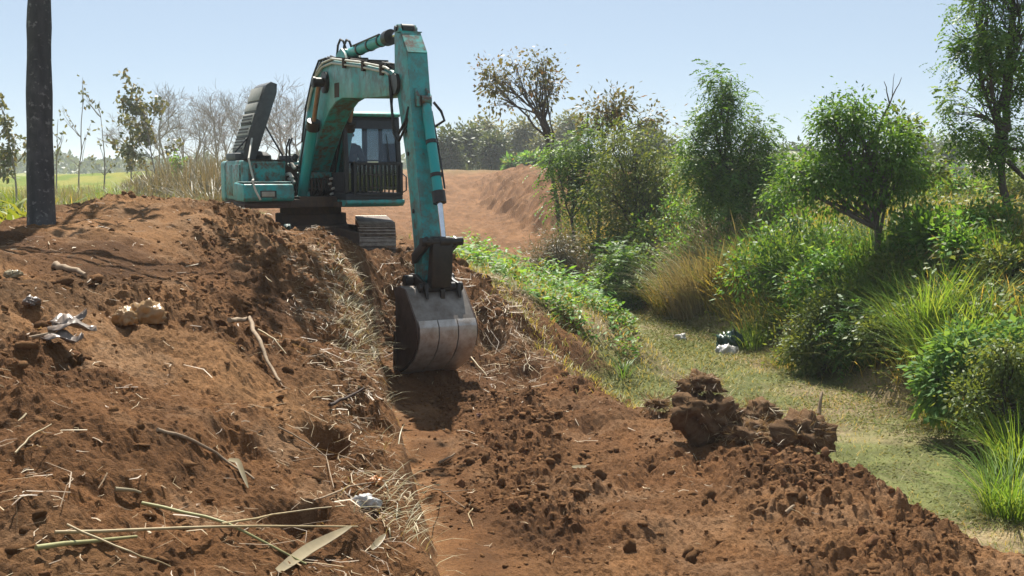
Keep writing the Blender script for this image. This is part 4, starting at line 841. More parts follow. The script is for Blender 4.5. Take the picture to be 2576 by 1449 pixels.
def strap_leaf(pts, w, mat, label, name='dry_leaf', cat='leaf', lift=.06):
    W = [np.array([*ground_at(p[0], p[1])[:2], 0]) for p in pts]
    for i, p in enumerate(W): p[2] = hz(p[0], p[1])+(pts[i][2] if len(pts[i]) > 2 else lift)
    V = []; F = []; n = len(W)*4
    ws = [w*math.sin(math.pi*(.12+.86*i/(n-1)))**.6 for i in range(n)]
    for i in range(n):
        q = i/(n-1)*(len(W)-1); a = min(int(q), len(W)-2); f = q-a; p = W[a]*(1-f)+W[a+1]*f; d = W[a+1]-W[a]; sd = np.cross(d, [0, 0, 1.0]); sd /= np.linalg.norm(sd)+1e-9
        sd = -sd*.8+np.array([0, 0, .5]); V += [p-sd*ws[i]/2, p+np.array([0, 0, -.15*ws[i]]), p+sd*ws[i]/2]
        V += [p-sd*ws[i]/2-np.array([0, 0, .003]), p+np.array([0, 0, -.15*ws[i]-.003]), p+sd*ws[i]/2-np.array([0, 0, .003])]
    for i in range(n-1):
        b = i*6
        for k in (0, 1): F += [(b+k, b+k+1, b+k+7, b+k+6), (b+k+3, b+k+9, b+k+10, b+k+4)]
        F += [(b, b+6, b+9, b+3), (b+2, b+5, b+11, b+8)]
    F += [(0, 3, 4, 1), (1, 4, 5, 2)]; b = (n-1)*6; F += [(b, b+1, b+4, b+3), (b+1, b+2, b+5, b+4)]
    m = MB(); m.add(V, F); return m.obj(name, mat, label=label, cat=cat, ang=60)
strap_leaf([(700, 1449, .02), (780, 1402, .05), (884, 1345, .04)], .065, 'husk', 'broad pale strap leaf lying over the bottom edge')
strap_leaf([(575, 1175, .04), (600, 1200, .08), (625, 1240, .03)], .035, 'husk', 'pale split husk leaf at the end of the long stalk')
strap_leaf([(935, 1400, .03), (970, 1375, .07)], .04, 'husk', 'short pale leaf near the foot of the cut wall')
strap_leaf([(1440, 1180, .01), (1475, 1182, .03)], .05, 'husk', 'small pale leaf scrap on the middle of the dug floor')

def crumple(name, u, v, dims, mat, label, cat, seed, Y=None, amp=.5, sub=4, group=None):
    """thin-walled crumpled sheet: a folded, dented hull open at its underside"""
    g = ground_at(u, v) if Y is None else at(u, v, Y); V, F = ico(sub); r = np.random.default_rng(seed); o = r.random(3)*40
    f1 = fbm(V[:, 0]*1.7+o[0]+V[:, 2], V[:, 1]*1.7+o[1], seed, 3); f2 = np.abs(fbm(V[:, 0]*4+o[2]+V[:, 2]*3, V[:, 1]*4+o[0], seed+7, 3)); f3 = np.abs(fbm(V[:, 0]*9+o[2], V[:, 1]*9+V[:, 2]*7, seed+9, 2))
    V = V*(1+amp*f1-.55*f2-.2*f3)[:, None]*np.array(dims); V[:, 2] = np.maximum(V[:, 2], -.35*dims[2])
    me = npmesh(name, V, F, np.full(len(F), 3)); o = mk(name, me, mat, None, (g[0], g[1], hz(g[0], g[1])+dims[2]*.3 if Y is None else g[2]), (0, 0, float(r.random()*6)), label=label, cat=cat, group=group); return o
crumple('plastic_bag', 368, 818, (.17, .13, .13), 'bag_tan', 'crumpled tan plastic bag lit through on the left slope', 'plastic bag', 31)
crumple('plastic_bag', 312, 815, (.12, .10, .10), 'bag_tan', 'smaller dusty plastic scrap left of the tan bag', 'plastic bag', 32)
crumple('plastic_bag', 1714, 855, (.16, .13, .10), 'bag_white', 'small white plastic bag alone on the canal bed', 'plastic bag', 33)
crumple('plastic_bag', 1826, 892, (.24, .2, .16), 'bag_white', 'white plastic bag in front of the dark green one', 'plastic bag', 34)
crumple('plastic_bag', 1834, 880, (.30, .22, .30), 'bag_green', 'dark green plastic bag at the foot of the shrubs', 'plastic bag', 35)
crumple('plastic_scrap', 915, 1272, (.10, .09, .06), 'bag_white', 'white plastic scrap on the slope near the cut edge', 'plastic scrap', 36)
crumple('plastic_scrap', 945, 1218, (.07, .035, .035), 'orange', 'orange plastic scrap stuck in the cut edge', 'plastic scrap', 37)
crumple('plastic_scrap', 30, 698, (.08, .07, .05), 'husk', 'pale yellowish scrap at the left picture edge', 'plastic scrap', 38)
crumple('plastic_scrap', 80, 768, (.10, .06, .05), 'greyleaf', 'greyish curled scrap on the upper left slope', 'plastic scrap', 39)
crumple('plastic_scrap', 1205, 1048, (.04, .04, .03), 'lf_dead', 'tiny pink scrap at the corner of the bucket shadow', 'plastic scrap', 40)
crumple('plastic_scrap', 722, 576, (.16, .05, .06), 'bag_green', 'torn dark net scrap on the bank beside the machine', 'plastic scrap', 41)
crumple('plastic_scrap', 1440, 722, (.10, .06, .08), 'orange', 'red orange scrap beside the burnt heap', 'plastic scrap', 42)
crumple('plastic_scrap', 2485, 1072, (.14, .08, .06), 'bag_white', 'white plastic scrap under the bush at the right edge', 'plastic scrap', 43)
# curled dead leaf with its stalk on the left slope
def dead_leaf():
    g = ground_at(120, 868); z = hz(g[0], g[1]); root = empty('dead_leaf', (g[0], g[1], z), .3, label='big curled grey dead leaf with stalk on the left slope', cat='leaf')
    for k, (dx, dy, dz, L, W, az, ti) in enumerate([(.0, .05, .07, .30, .16, .1, .5), (-.02, -.03, .03, .26, .15, -.35, .2), (.02, .12, .10, .25, .13, .55, .6)]):
        V = []; F = []; nx, ny = 9, 6
        for i in range(nx):
            for j in range(ny):
                a = i/(nx-1); b = j/(ny-1)*2-1; w = W*math.sin(math.pi*min(1, .1+.88*a))**.7
                V.append((a*L, b*w/2, .05*math.sin(a*5+k)*a+.35*b*b*w*ti+.02*math.sin(9*a+4*b)))
        for i in range(nx-1):
            for j in range(ny-1): q = i*ny+j; F.append((q, q+1, q+ny+1, q+ny))
        m = MB(); m.add(V, F); o = m.obj('blade', 'greyleaf', root, loc=(dx, dy, dz), rot=(ti*.5, -.15, az), ang=70)
        so = o.modifiers.new('thick', 'SOLIDIFY'); so.thickness = .004
    MB().tube([(.05, .02, .06), (-.12, 0, .03), (-.30, -.02, .02)], [.010, .014, .012], 8).obj('stalk', 'wood', root)
dead_leaf()

# straw and dry stems trampled into the slope
def build_straw():
    rng = np.random.default_rng(21)
    def strew(n, smin, smax, tmin, tmax, L, band=None):
        s = rng.uniform(smin, smax, n*3); t = rng.uniform(tmin, tmax, n*3) if band is None else rng.normal(band[0], band[1], n*3)
        x, y = xy(s, t); keep = (np.abs(x) < y*.47+.2)&(fbm(x*1.1, y*1.1, 131, 3) > rng.uniform(-.5, .45, n*3)); x, y = x[keep][:n], y[keep][:n]
        z = H(x, y); P = np.stack([x, y, z+rng.uniform(.0, .035, len(x))], 1); return P, np.full(len(x), L)
    sets = [strew(2600, 4.6, 17, 0, 0, .10, (.30, .27)), strew(800, 4.4, 16.5, -3.4, .4, .06), strew(420, 8, 16, 1.3, 5.0, .055), strew(900, 14.8, 18.5, 1.0, 3.2, .12), strew(300, 4.4, 7.5, -2.4, .5, .08), strew(900, 14, 19, 2.4, 3.5, .15)]
    P = np.concatenate([a for a, b in sets]); L = np.concatenate([b for a, b in sets])*rng.lognormal(0, .55, sum(len(b) for a, b in sets))
    n = len(P); az = rng.random(n)*6.28; D = np.stack([np.cos(az), np.sin(az), rng.normal(0, .22, n)], 1)
    # fall line: more of them lie down the slope
    W = np.clip(rng.lognormal(math.log(.0038), .4, n), .002, .010)*(1+.03*P[:, 1]); S = unit(np.cross(D, np.array([0, 0, 1.0])+rng.normal(0, .3, (n, 3)))); D = unit(D); bend = rng.normal(0, .2, n)[:, None]
    a = P-D*(L/2)[:, None]; c = P+S*bend*L[:, None]; b = P+D*(L/2)[:, None]
    for q in (a, b): q[:, 2] = np.maximum(q[:, 2], H(q[:, 0], q[:, 1])+.004)
    c[:, 2] = np.maximum(c[:, 2], .5*(a[:, 2]+b[:, 2]))
    V = np.stack([a-S*W[:, None]/2, a+S*W[:, None]/2, c-S*W[:, None]/2, c+S*W[:, None]/2, b-S*W[:, None]*.3, b+S*W[:, None]*.3], 1).reshape(-1, 3)
    k = np.arange(n)[:, None]*6; F = np.concatenate([k+np.array([0, 1, 3, 2]), k+np.array([2, 3, 5, 4])], 1).reshape(-1, 4)
    me = npmesh('straw', V, F, np.full(len(F), 4), np.repeat(rng.random(n), 6)); mk('straw', me, 'straw', kind='stuff', label='dry straw and plant stems strewn over the dug slope', cat='straw')
    # dry grass still rooted along the cut edge, hanging over it
    s = rng.uniform(6.5, 15.5, 1500); t = rng.normal(.52, .13, 1500); x, y = xy(s, t); keep = fbm(x*.9, y*.9, 141, 3) > rng.uniform(-.4, .4, len(x)); x, y = x[keep], y[keep]
    P = np.stack([x, y, H(x, y)-.01], 1); me = blade_mesh('dry_edge_grass', P, .16, .007, rng, (.2, 1.2), (.2, 1.3), az=rng.normal(0, 1.0, len(x))); mk('dry_edge_grass', me, 'gr_dry', kind='stuff', label='dry grass hanging along the edge of the cut', cat='grass')
    # dry grass fringe on the lip above the canal
    s = rng.uniform(12.8, 19.5, 1500); t = knot(s, 10)+rng.normal(.25, .2, 1500); x, y = xy(s, t); P = np.stack([x, y, H(x, y)-.01], 1)
    me = blade_mesh('dry_lip_grass', P, .15, .008, rng, (.1, .9), (.1, 1.0)); mk('dry_lip_grass', me, 'gr_mix', kind='stuff', label='half dry grass fringe along the lip above the canal', cat='grass')
build_straw()

# ------------------------------------------------------------------ trees and shrubs
def tubes_mesh(name, paths, sides=6):
    """paths: list of (points Nx3, radii N) joined into one wood mesh"""
    V = []; F = []; off = 0
    for P, r in paths:
        P = np.asarray(P, float); r = np.asarray(r, float); m = len(P); k = sides if r[0] > .012 else 3
        d = unit(np.gradient(P, axis=0)); ref = np.array([.31, .17, .93]) if abs(d[0, 2]) < .8 else np.array([1, .1, 0.])
        a = unit(np.cross(d, ref)); b = np.cross(d, a); q = np.linspace(0, 2*math.pi, k, endpoint=False)
        ring = P[:, None]+(a[:, None]*np.cos(q)[None, :, None]+b[:, None]*np.sin(q)[None, :, None])*r[:, None, None]
        V.append(ring.reshape(-1, 3)); i = np.arange(m-1)[:, None]*k; j = np.arange(k)[None]
        F.append((np.stack([i+j, i+(j+1) % k, i+k+(j+1) % k, i+k+j], -1)+off).reshape(-1, 4)); off += m*k
    V = np.concatenate(V); F = np.concatenate(F); return npmesh(name, V, F, np.full(len(F), 4), smooth=True)
def curve_pts(a, b, rng, wob=.12, n=6, sag=0):
    a = np.asarray(a, float); b = np.asarray(b, float); L = np.linalg.norm(b-a); q = np.linspace(0, 1, n)[:, None]
    w = np.cumsum(rng.normal(size=(n, 3)), axis=0); w -= w[0]; w -= w[-1]*q; P = a+(b-a)*q+w*wob*L/n; P[:, 2] += sag*L*4*(q*(1-q))[:, 0]
    return P
def blob_w(Y, u, v, ru, rv, dy=0, depth=None):
    c = at(u, v, Y+dy); k = (Y+dy)/FPX; return c, np.array([ru*k, (depth if depth else (ru+rv)/2*k), rv*k])
def tree(name, label, base, fork, blobs, wood, leaf, seed, cat='tree', group=None, tr=.06, ncl=40, per=60, L=.09, W=.045, spread=.16, droop=.3, feather=False, twigs=True, minv=None, extra=None):
    """base -> fork: the trunk; blobs: (centre, radii) volumes the limbs reach into; leaf clusters sit at twig ends in them"""
    rng = np.random.default_rng(seed); base = np.asarray(base, float); fork = np.asarray(fork, float)
    root = empty(name, base, 0, label=label, cat=cat, group=group); paths = []; C = []
    tp = curve_pts(base-np.array([0, 0, .25]), fork, rng, .10, 8); paths.append((tp, np.linspace(tr*1.25, tr*.75, 8)))
    vols = np.array([np.prod(r) for c, r in blobs])**.67; vols /= vols.sum()
    for (c, r), w in zip(blobs, vols):
        st_ = tp[int(rng.integers(5, 8))] if np.linalg.norm(c-fork) > .02 else fork
        n = max(4, int(ncl*w)); d = unit(rng.normal(size=(n, 3))); rad = (.5+.5*rng.random(n)**.45)
        pts = c+d*r*rad[:, None]*(1+.14*np.clip(rng.normal(size=(n, 1)), -1.5, 1.2))
        lp = curve_pts(st_, c, rng, .22, 7, .05); lr = np.linspace(tr*.6, tr*.22, 7); paths.append((lp, lr))
        for p in pts:
            k = int(np.clip(rng.normal(4.3, 1.2), 2, 6)); paths.append((curve_pts(lp[k], p, rng, .22, 5, .04), np.linspace(max(lr[k]*.5, .004), .0035, 5)))
        C.append(np.concatenate([pts, np.repeat(c[None], n, 0)], 1))
    C = np.concatenate(C); n = len(C); k = rng.poisson(per*rng.gamma(1.6, 1/1.6, n)).clip(2); idx = np.repeat(np.arange(n), k); N_ = len(idx)
    dirc = unit(C[idx, :3]-C[idx, 3:]); off = np.clip(rng.normal(size=(N_, 3)), -1.7, 1.7)*spread*(.5+rng.random((N_, 1))); P = C[idx, :3]+off
    D = unit(off)*.7+dirc*.45+rng.normal(size=(N_, 3))*.35; D[:, 2] -= droop; Nn = rng.normal(size=(N_, 3))*.55+np.array([0, 0, 1.0])
    var = np.clip(.48+.18*rng.normal(size=N_)+.2*np.repeat(rng.normal(size=n), k), 0, 1)
    if feather:      # each leaf is a drooping frond: leaflets set along a stalk
        fl = 6; D = unit(D); P = (P[:, None]+D[:, None]*(np.arange(fl)/fl*L*2.2)[None, :, None]-np.array([0, 0, 1])*((np.arange(fl)/fl)**2*L*1.1)[None, :, None]).reshape(-1, 3)
        S = unit(np.cross(D, np.array([0, 0, 1.0]))); sg = np.where(np.arange(fl) % 2 == 0, 1, -1); D = (S[:, None]*sg[None, :, None]+D[:, None]*.6).reshape(-1, 3); D[:, 2] -= .25
        Nn = np.repeat(Nn, fl, 0); var = np.repeat(var, fl)
    M_ = len(P); sz = (.7+.6*np.repeat(rng.random(n), k))*1.0; sz = np.repeat(sz, 6) if feather else sz
    me = leaf_mesh('crown', P-base, D, Nn, L*sz*(.65+.7*rng.random(M_)), W*sz*(.65+.7*rng.random(M_)), rng, var)
    if extra: paths += extra
    tm = tubes_mesh('trunk', [(p-base, r) for p, r in paths]); mk('trunk', tm, wood, root); mk('crown', me, leaf, root); return root
def gz(x, y): return np.array([x, y, hz(x, y)])
def gbase(u, Y):
    p = at(u, 500, Y); return gz(p[0], p[1])

# tall trunk at the left with its unseen crown above the picture, spread backward to shade the bank
def big_tree():
    rng = np.random.default_rng(5); Y = 13.0; b = at(106, 610, Y); b[2] = hz(b[0], b[1]); root = empty('tall_tree', b, 0, label='tall straight dark tree trunk standing on the bank', cat='tree')
    q = np.linspace(0, 1, 26); pts = np.array([at(106-18*min(k*1.75, 1.0)+(-4 if k > .57 else 0)*(k-.57), 610-610*k*1.72, Y) for k in q]); pts[:, 1] += .35*q**2
    pts[0, 2] -= .3; r = np.interp(q, [0, .03, .1, .55, 1], [.21, .165, .148, .128, .09])*(1+.025*rng.normal(size=26))
    paths = [(pts, r)]; top = pts[-1]; C = []
    for k in range(10):
        j = int(rng.integers(18, 26)); a = rng.uniform(.5, 2.3); ln = rng.uniform(2.6, 5.2); e = pts[j]+np.array([math.cos(a)*ln*1.1+.5, math.sin(a)*ln, rng.uniform(-.3, .7)])
        lp = curve_pts(pts[j], e, rng, .2, 7, .06); paths.append((lp, np.linspace(.05, .015, 7)))
        for i in range(5): C.append(lp[int(rng.integers(4, 7))]+rng.normal(size=3)*np.array([.5, .3, .2]))
    C = np.array(C); per = 20; idx = np.repeat(np.arange(len(C)), per); P = C[idx]+rng.normal(size=(len(idx), 3))*.28; D = rng.normal(size=P.shape); D[:, 2] -= .4
    ok = P[:, 2] > 4.7; P, D = P[ok], D[ok]
    mk('trunk', tubes_mesh('trunk', [(p-b, r_) for p, r_ in paths], 20), 'bark_big', root); mk('crown', leaf_mesh('crown', P-b, D, rng.normal(size=P.shape)*.5+np.array([0, 0, 1]), .30, .16, rng), 'lf_green', root)
big_tree()

# --- right bank, from near to far
def B(Y, *bl): return [blob_w(Y, *b) for b in bl]
tree('tall_feathery_tree', 'tall feathery tree at the right edge reaching out of the picture', gbase(2535, 19.5), at(2530, 330, 19.5),
     B(19.5, (2470, 60, 90, 90), (2540, -60, 110, 110), (2450, 170, 70, 70), (2530, 200, 60, 90), (2450, 285, 85, 45), (2430, 345, 65, 40), (2510, 330, 60, 60), (2570, 100, 70, 120), (2480, 400, 60, 35), (2590, 380, 50, 60), (2520, -190, 90, 80)),
     'bark_dark', 'lf_feather', 301, tr=.065, ncl=230, per=16, L=.075, W=.034, spread=.13, droop=.35, feather=True,
     extra=[(curve_pts(at(2535, 330, 19.5), at(2545, -150, 19.6), np.random.default_rng(1), .1, 9), np.linspace(.06, .03, 9)), (curve_pts(at(2535, 405, 19.5), at(2600, 470, 19.2), np.random.default_rng(2), .1, 6), np.linspace(.05, .03, 6))])
tree('leafy_green_tree', 'bright green leafy tree with forked trunk and dead branch on top', gbase(2212, 20), at(2205, 545, 20),
     B(20, (2150, 290, 75, 45), (2110, 345, 60, 55), (2190, 345, 80, 60), (2120, 430, 75, 60), (2230, 390, 70, 65), (2060, 440, 55, 45), (2170, 450, 80, 50), (2260, 350, 35, 40), (2010, 430, 40, 35), (2090, 500, 50, 35), (1990, 480, 45, 40), (2280, 430, 45, 50), (2150, 255, 40, 22), (2080, 300, 35, 30), (2220, 480, 60, 40)),
     'bark', 'lf_green', 302, tr=.055, ncl=240, per=55, L=.085, W=.04, spread=.15, droop=.35,
     extra=[(curve_pts(at(2190, 400, 20), at(2238, 262, 20), np.random.default_rng(4), .15, 6), np.linspace(.03, .018, 6)), (curve_pts(at(2238, 262, 20), at(2224, 205, 20), np.random.default_rng(5), .15, 5), np.linspace(.014, .005, 5)), (curve_pts(at(2238, 262, 20), at(2268, 195, 20), np.random.default_rng(6), .15, 5), np.linspace(.014, .005, 5)), (curve_pts(at(2244, 245, 20), at(2250, 185, 20), np.random.default_rng(7), .15, 5), np.linspace(.010, .004, 5)),
            (curve_pts(at(2205, 575, 20), at(2060, 500, 19.8), np.random.default_rng(8), .12, 7), np.linspace(.04, .02, 7))])
tree('dark_leaf_sprig', 'dark broad leaved young tree behind the bright green tree', gbase(2285, 21), at(2275, 420, 21), B(21, (2272, 318, 34, 30), (2290, 360, 22, 30), (2330, 440, 50, 45)), 'bark', 'lf_olive', 303, tr=.025, ncl=34, per=34, L=.13, W=.075, spread=.12)
tree('leucaena_tree', 'slender pointed feathery tree in the middle of the right bank', gbase(1830, 27), at(1835, 440, 27),
     B(27, (1815, 215, 38, 40), (1795, 270, 40, 35), (1840, 270, 35, 40), (1740, 335, 32, 30), (1830, 335, 60, 40), (1900, 325, 42, 45), (1770, 390, 60, 50), (1880, 395, 65, 55), (1830, 460, 75, 60), (1760, 470, 50, 45), (1920, 440, 40, 40), (1840, 195, 12, 14), (1800, 430, 70, 60), (1870, 470, 60, 60)),
     'bark_dark', 'lf_feather', 304, tr=.05, ncl=300, per=16, L=.085, W=.036, spread=.15, droop=.35, feather=True)
tree('spreading_shrub_tree', 'olive shrub tree with purple dead tips left of the pointed tree', gbase(1590, 31), at(1600, 560, 31),
     B(31, (1600, 370, 70, 45), (1640, 420, 55, 45), (1560, 430, 60, 45), (1620, 480, 70, 45), (1560, 520, 55, 45), (1650, 520, 45, 50), (1590, 590, 60, 45), (1520, 470, 50, 45), (1690, 470, 35, 40), (1540, 360, 40, 30)),
     'bark_dark', 'lf_olive', 305, tr=.06, ncl=270, per=36, L=.11, W=.045, spread=.26, droop=.2)
tree('dead_tip_tree', 'sparse tree of reddish drying leaves above the olive shrub', gbase(1500, 34), at(1520, 345, 34), B(34, (1530, 262, 50, 25), (1500, 290, 40, 28), (1560, 295, 42, 28), (1630, 300, 30, 16), (1665, 310, 20, 14), (1480, 320, 30, 25), (1545, 330, 40, 25)), 'bark_dark', 'lf_dry', 306, tr=.05, ncl=110, per=13, L=.16, W=.07, spread=.2)
tree('bright_feathery_shrub', 'bright feathery green shrub hiding the foot of the leaning tree', gbase(1450, 33), at(1440, 480, 33), B(33, (1430, 385, 50, 45), (1480, 370, 45, 40), (1400, 420, 35, 35), (1460, 440, 60, 45), (1510, 420, 40, 40), (1440, 500, 50, 50)), 'bark_dark', 'lf_feather', 307, tr=.05, ncl=120, per=14, L=.10, W=.04, spread=.22, feather=True)
tree('leaning_tree', 'leaning tree with rounded airy crown of browning leaves', gbase(1420, 38), at(1370, 300, 38),
     B(38, (1245, 200, 48, 42), (1300, 172, 55, 32), (1352, 162, 50, 32), (1388, 205, 30, 40), (1330, 215, 60, 40), (1265, 250, 50, 25), (1375, 245, 35, 30), (1220, 215, 22, 28), (1362, 148, 28, 20)),
     'bark_dark', 'lf_dry', 308, tr=.07, ncl=130, per=15, L=.14, W=.08, spread=.22, droop=.3,
     extra=[(curve_pts(at(1385, 340, 38), at(1310, 225, 38), np.random.default_rng(9), .1, 8), np.linspace(.07, .03, 8)), (curve_pts(at(1320, 235, 38), at(1270, 262, 38), np.random.default_rng(10), .2, 6), np.linspace(.025, .012, 6)), (curve_pts(at(1382, 330, 38), at(1345, 230, 38), np.random.default_rng(12), .1, 8), np.linspace(.06, .025, 8)), (curve_pts(at(1350, 240, 38), at(1350, 170, 38), np.random.default_rng(13), .15, 6), np.linspace(.025, .01, 6))])
# shrubs along the bank
def shrub(name, label, u, v, Y, ru, rv, leaf, seed, L=.09, W=.045, ncl=60, per=50, feather=False, group='shrubs on the right bank', lobes=4, cat='shrub', spread=None):
    rng = np.random.default_rng(seed); bl = []; b = gbase(u, Y); k_ = Y/FPX; zt = max(at(u, v-rv, Y)[2], b[2]+.35); hh = zt-b[2]; lobes += 3
    fr = max(ru*k_*.85, hh*.34)
    for k in range(lobes+3):
        a = rng.random()*6.28; q = math.sqrt(rng.random()); d = fr*1.15*q; x, y = b[0]+d*math.cos(a), b[1]+d*math.sin(a)*.7; g0 = hz(x, y)
        zt_ = hh*(1.02-.62*q**1.6)*rng.uniform(.55, 1.0); rr = fr*rng.uniform(.16, .42); bl.append((np.array([x, y, max(g0+.1, b[2]+zt_*rng.uniform(.35, .95))]), np.array([rr, rr*.9, max(.1, hh*rng.uniform(.08, .24))])))
    c = b+np.array([0, 0, hh*.4]); ncl = int(ncl*1.5)
    return tree(name, label, b, c, bl, 'bark_dark', leaf, seed+1, cat, group, tr=.03, ncl=ncl, per=per, L=L, W=W, spread=spread or .0075*Y, feather=feather)
shrub('dark_shrub', 'dark shrub filling the gap below the olive shrub tree', 1570, 640, 28, 70, 70, 'lf_olive', 401)
shrub('leafy_shrub', 'low green shrub at the foot of the olive shrub tree', 1560, 615, 27.5, 65, 50, 'lf_feather', 402, L=.10, W=.04, per=16, feather=True)
shrub('dry_shrub', 'greyish dry shrub beside the weeds and burnt heap', 1410, 610, 30, 60, 75, 'gr_brush', 403, L=.12, W=.02, ncl=90, per=70)
shrub('yellowing_shrub', 'yellow green shrub between the two feathery trees', 1700, 450, 29, 45, 60, 'lf_weed', 404)
shrub('round_shrub', 'rounded olive shrub behind the white and green bags', 2085, 820, 18.6, 95, 85, 'lf_olive', 406, L=.07, W=.03, ncl=120, per=60, lobes=6)
shrub('leafy_shrub', 'leafy green shrub right of the bright green tree', 2380, 500, 19, 95, 60, 'lf_green', 407, L=.11, W=.05, ncl=90)
shrub('leafy_shrub', 'light green shrub below the tall tree trunk', 2440, 590, 18, 80, 50, 'lf_weed', 408, L=.11, W=.05, ncl=70)
shrub('dark_shrub', 'dark shrub in shade under the bright green tree', 2270, 640, 19.2, 90, 55, 'lf_olive', 409, L=.09)
shrub('broad_leaf_bush', 'bright broad leaved bush at the right edge', 2520, 735, 14.2, 105, 70, 'lf_broad', 410, L=.105, W=.05, ncl=130, per=34, lobes=6)
shrub('leafy_shrub', 'small leafed shrub below the broad leaved bush', 2545, 900, 13.4, 85, 100, 'lf_olive', 411, L=.055, W=.028, ncl=130, per=44, lobes=7)
shrub('dark_shrub', 'dark tangled shrub between round shrub and long grass', 2275, 810, 17.4, 75, 75, 'lf_olive', 413, L=.08, ncl=70)
shrub('leafy_shrub', 'pale green shrub far behind between the tree trunks', 1980, 520, 27, 70, 35, 'lf_weed', 415, ncl=50)
shrub('dark_shrub', 'dark leafy shrub at the right picture edge below the tall tree', 2560, 620, 17, 60, 60, 'lf_olive', 416, ncl=50)

for i, (nm, lab, u, v, Y, ru, rv, lf, L, W, ft) in enumerate([
 ('leafy_shrub', 'green shrub in front of the leaning tree foot', 1500, 510, 32, 60, 60, 'lf_feather', .10, .04, True), ('leafy_shrub', 'leafy shrub right below the olive shrub tree', 1665, 590, 29, 55, 60, 'lf_olive', .10, .045, False),
 ('leafy_shrub', 'light green shrub left of the pointed tree foot', 1740, 530, 27, 55, 60, 'lf_weed', .09, .045, False), ('leafy_shrub', 'feathery shrub right of the pointed tree foot', 1890, 520, 26, 60, 70, 'lf_feather', .09, .036, True),
 ('leafy_shrub', 'leafy shrub between pointed tree and bright tree', 1985, 520, 22, 70, 55, 'lf_green', .10, .045, False), ('leafy_shrub', 'leafy shrub under the left limb of the bright tree', 2090, 590, 20.5, 70, 45, 'lf_weed', .09, .045, False),
 ('vine_shrub', 'creeper covered shrub right of the forked trunk', 2320, 560, 19.5, 70, 60, 'lf_green', .10, .05, False), ('vine_shrub', 'sunlit creeper shrub before the tall tree trunk', 2480, 540, 18.8, 70, 60, 'lf_weed', .10, .05, False),
 ('vine_shrub', 'tangle of creepers below the dark reeds', 2170, 840, 18, 75, 65, 'lf_feather', .07, .03, True)]):
    shrub(nm, lab, u, v, Y, ru, rv, lf, 430+i*2, L=L, W=W, feather=ft, per=15 if ft else 44)

for i, (lab, u, v, Y, ru, rv, lf, ft) in enumerate([
 ('hazy olive thicket behind the shrub tree', 1690, 440, 44, 60, 45, 'lf_olive', False), ('feathery thicket left behind the pointed tree', 1760, 430, 40, 55, 50, 'lf_feather', True), ('yellow green thicket right behind the pointed tree', 1930, 440, 38, 65, 45, 'lf_weed', False),
 ('olive thicket between pointed and bright trees', 2010, 450, 34, 60, 50, 'lf_olive', False), ('green thicket behind the bright tree trunk', 2130, 480, 30, 75, 55, 'lf_green', False), ('olive thicket right behind the bright tree', 2300, 460, 29, 70, 55, 'lf_olive', False),
 ('yellow green thicket left of the tall tree trunk', 2390, 470, 27, 65, 55, 'lf_weed', False), ('olive thicket behind the tall tree trunk', 2500, 450, 28, 80, 55, 'lf_olive', False), ('dark thicket under the shrub tree crown', 1620, 520, 33, 70, 70, 'lf_olive', False), ('feathery thicket below the pointed tree crown', 1840, 510, 29, 80, 60, 'lf_feather', True)]):
    shrub('thicket', lab, u, v, Y, ru*1.15, rv, lf, 460+i*2, L=.12, W=.05, feather=ft, per=16 if ft else 40, ncl=75, group='thickets on top of the right bank', lobes=7)

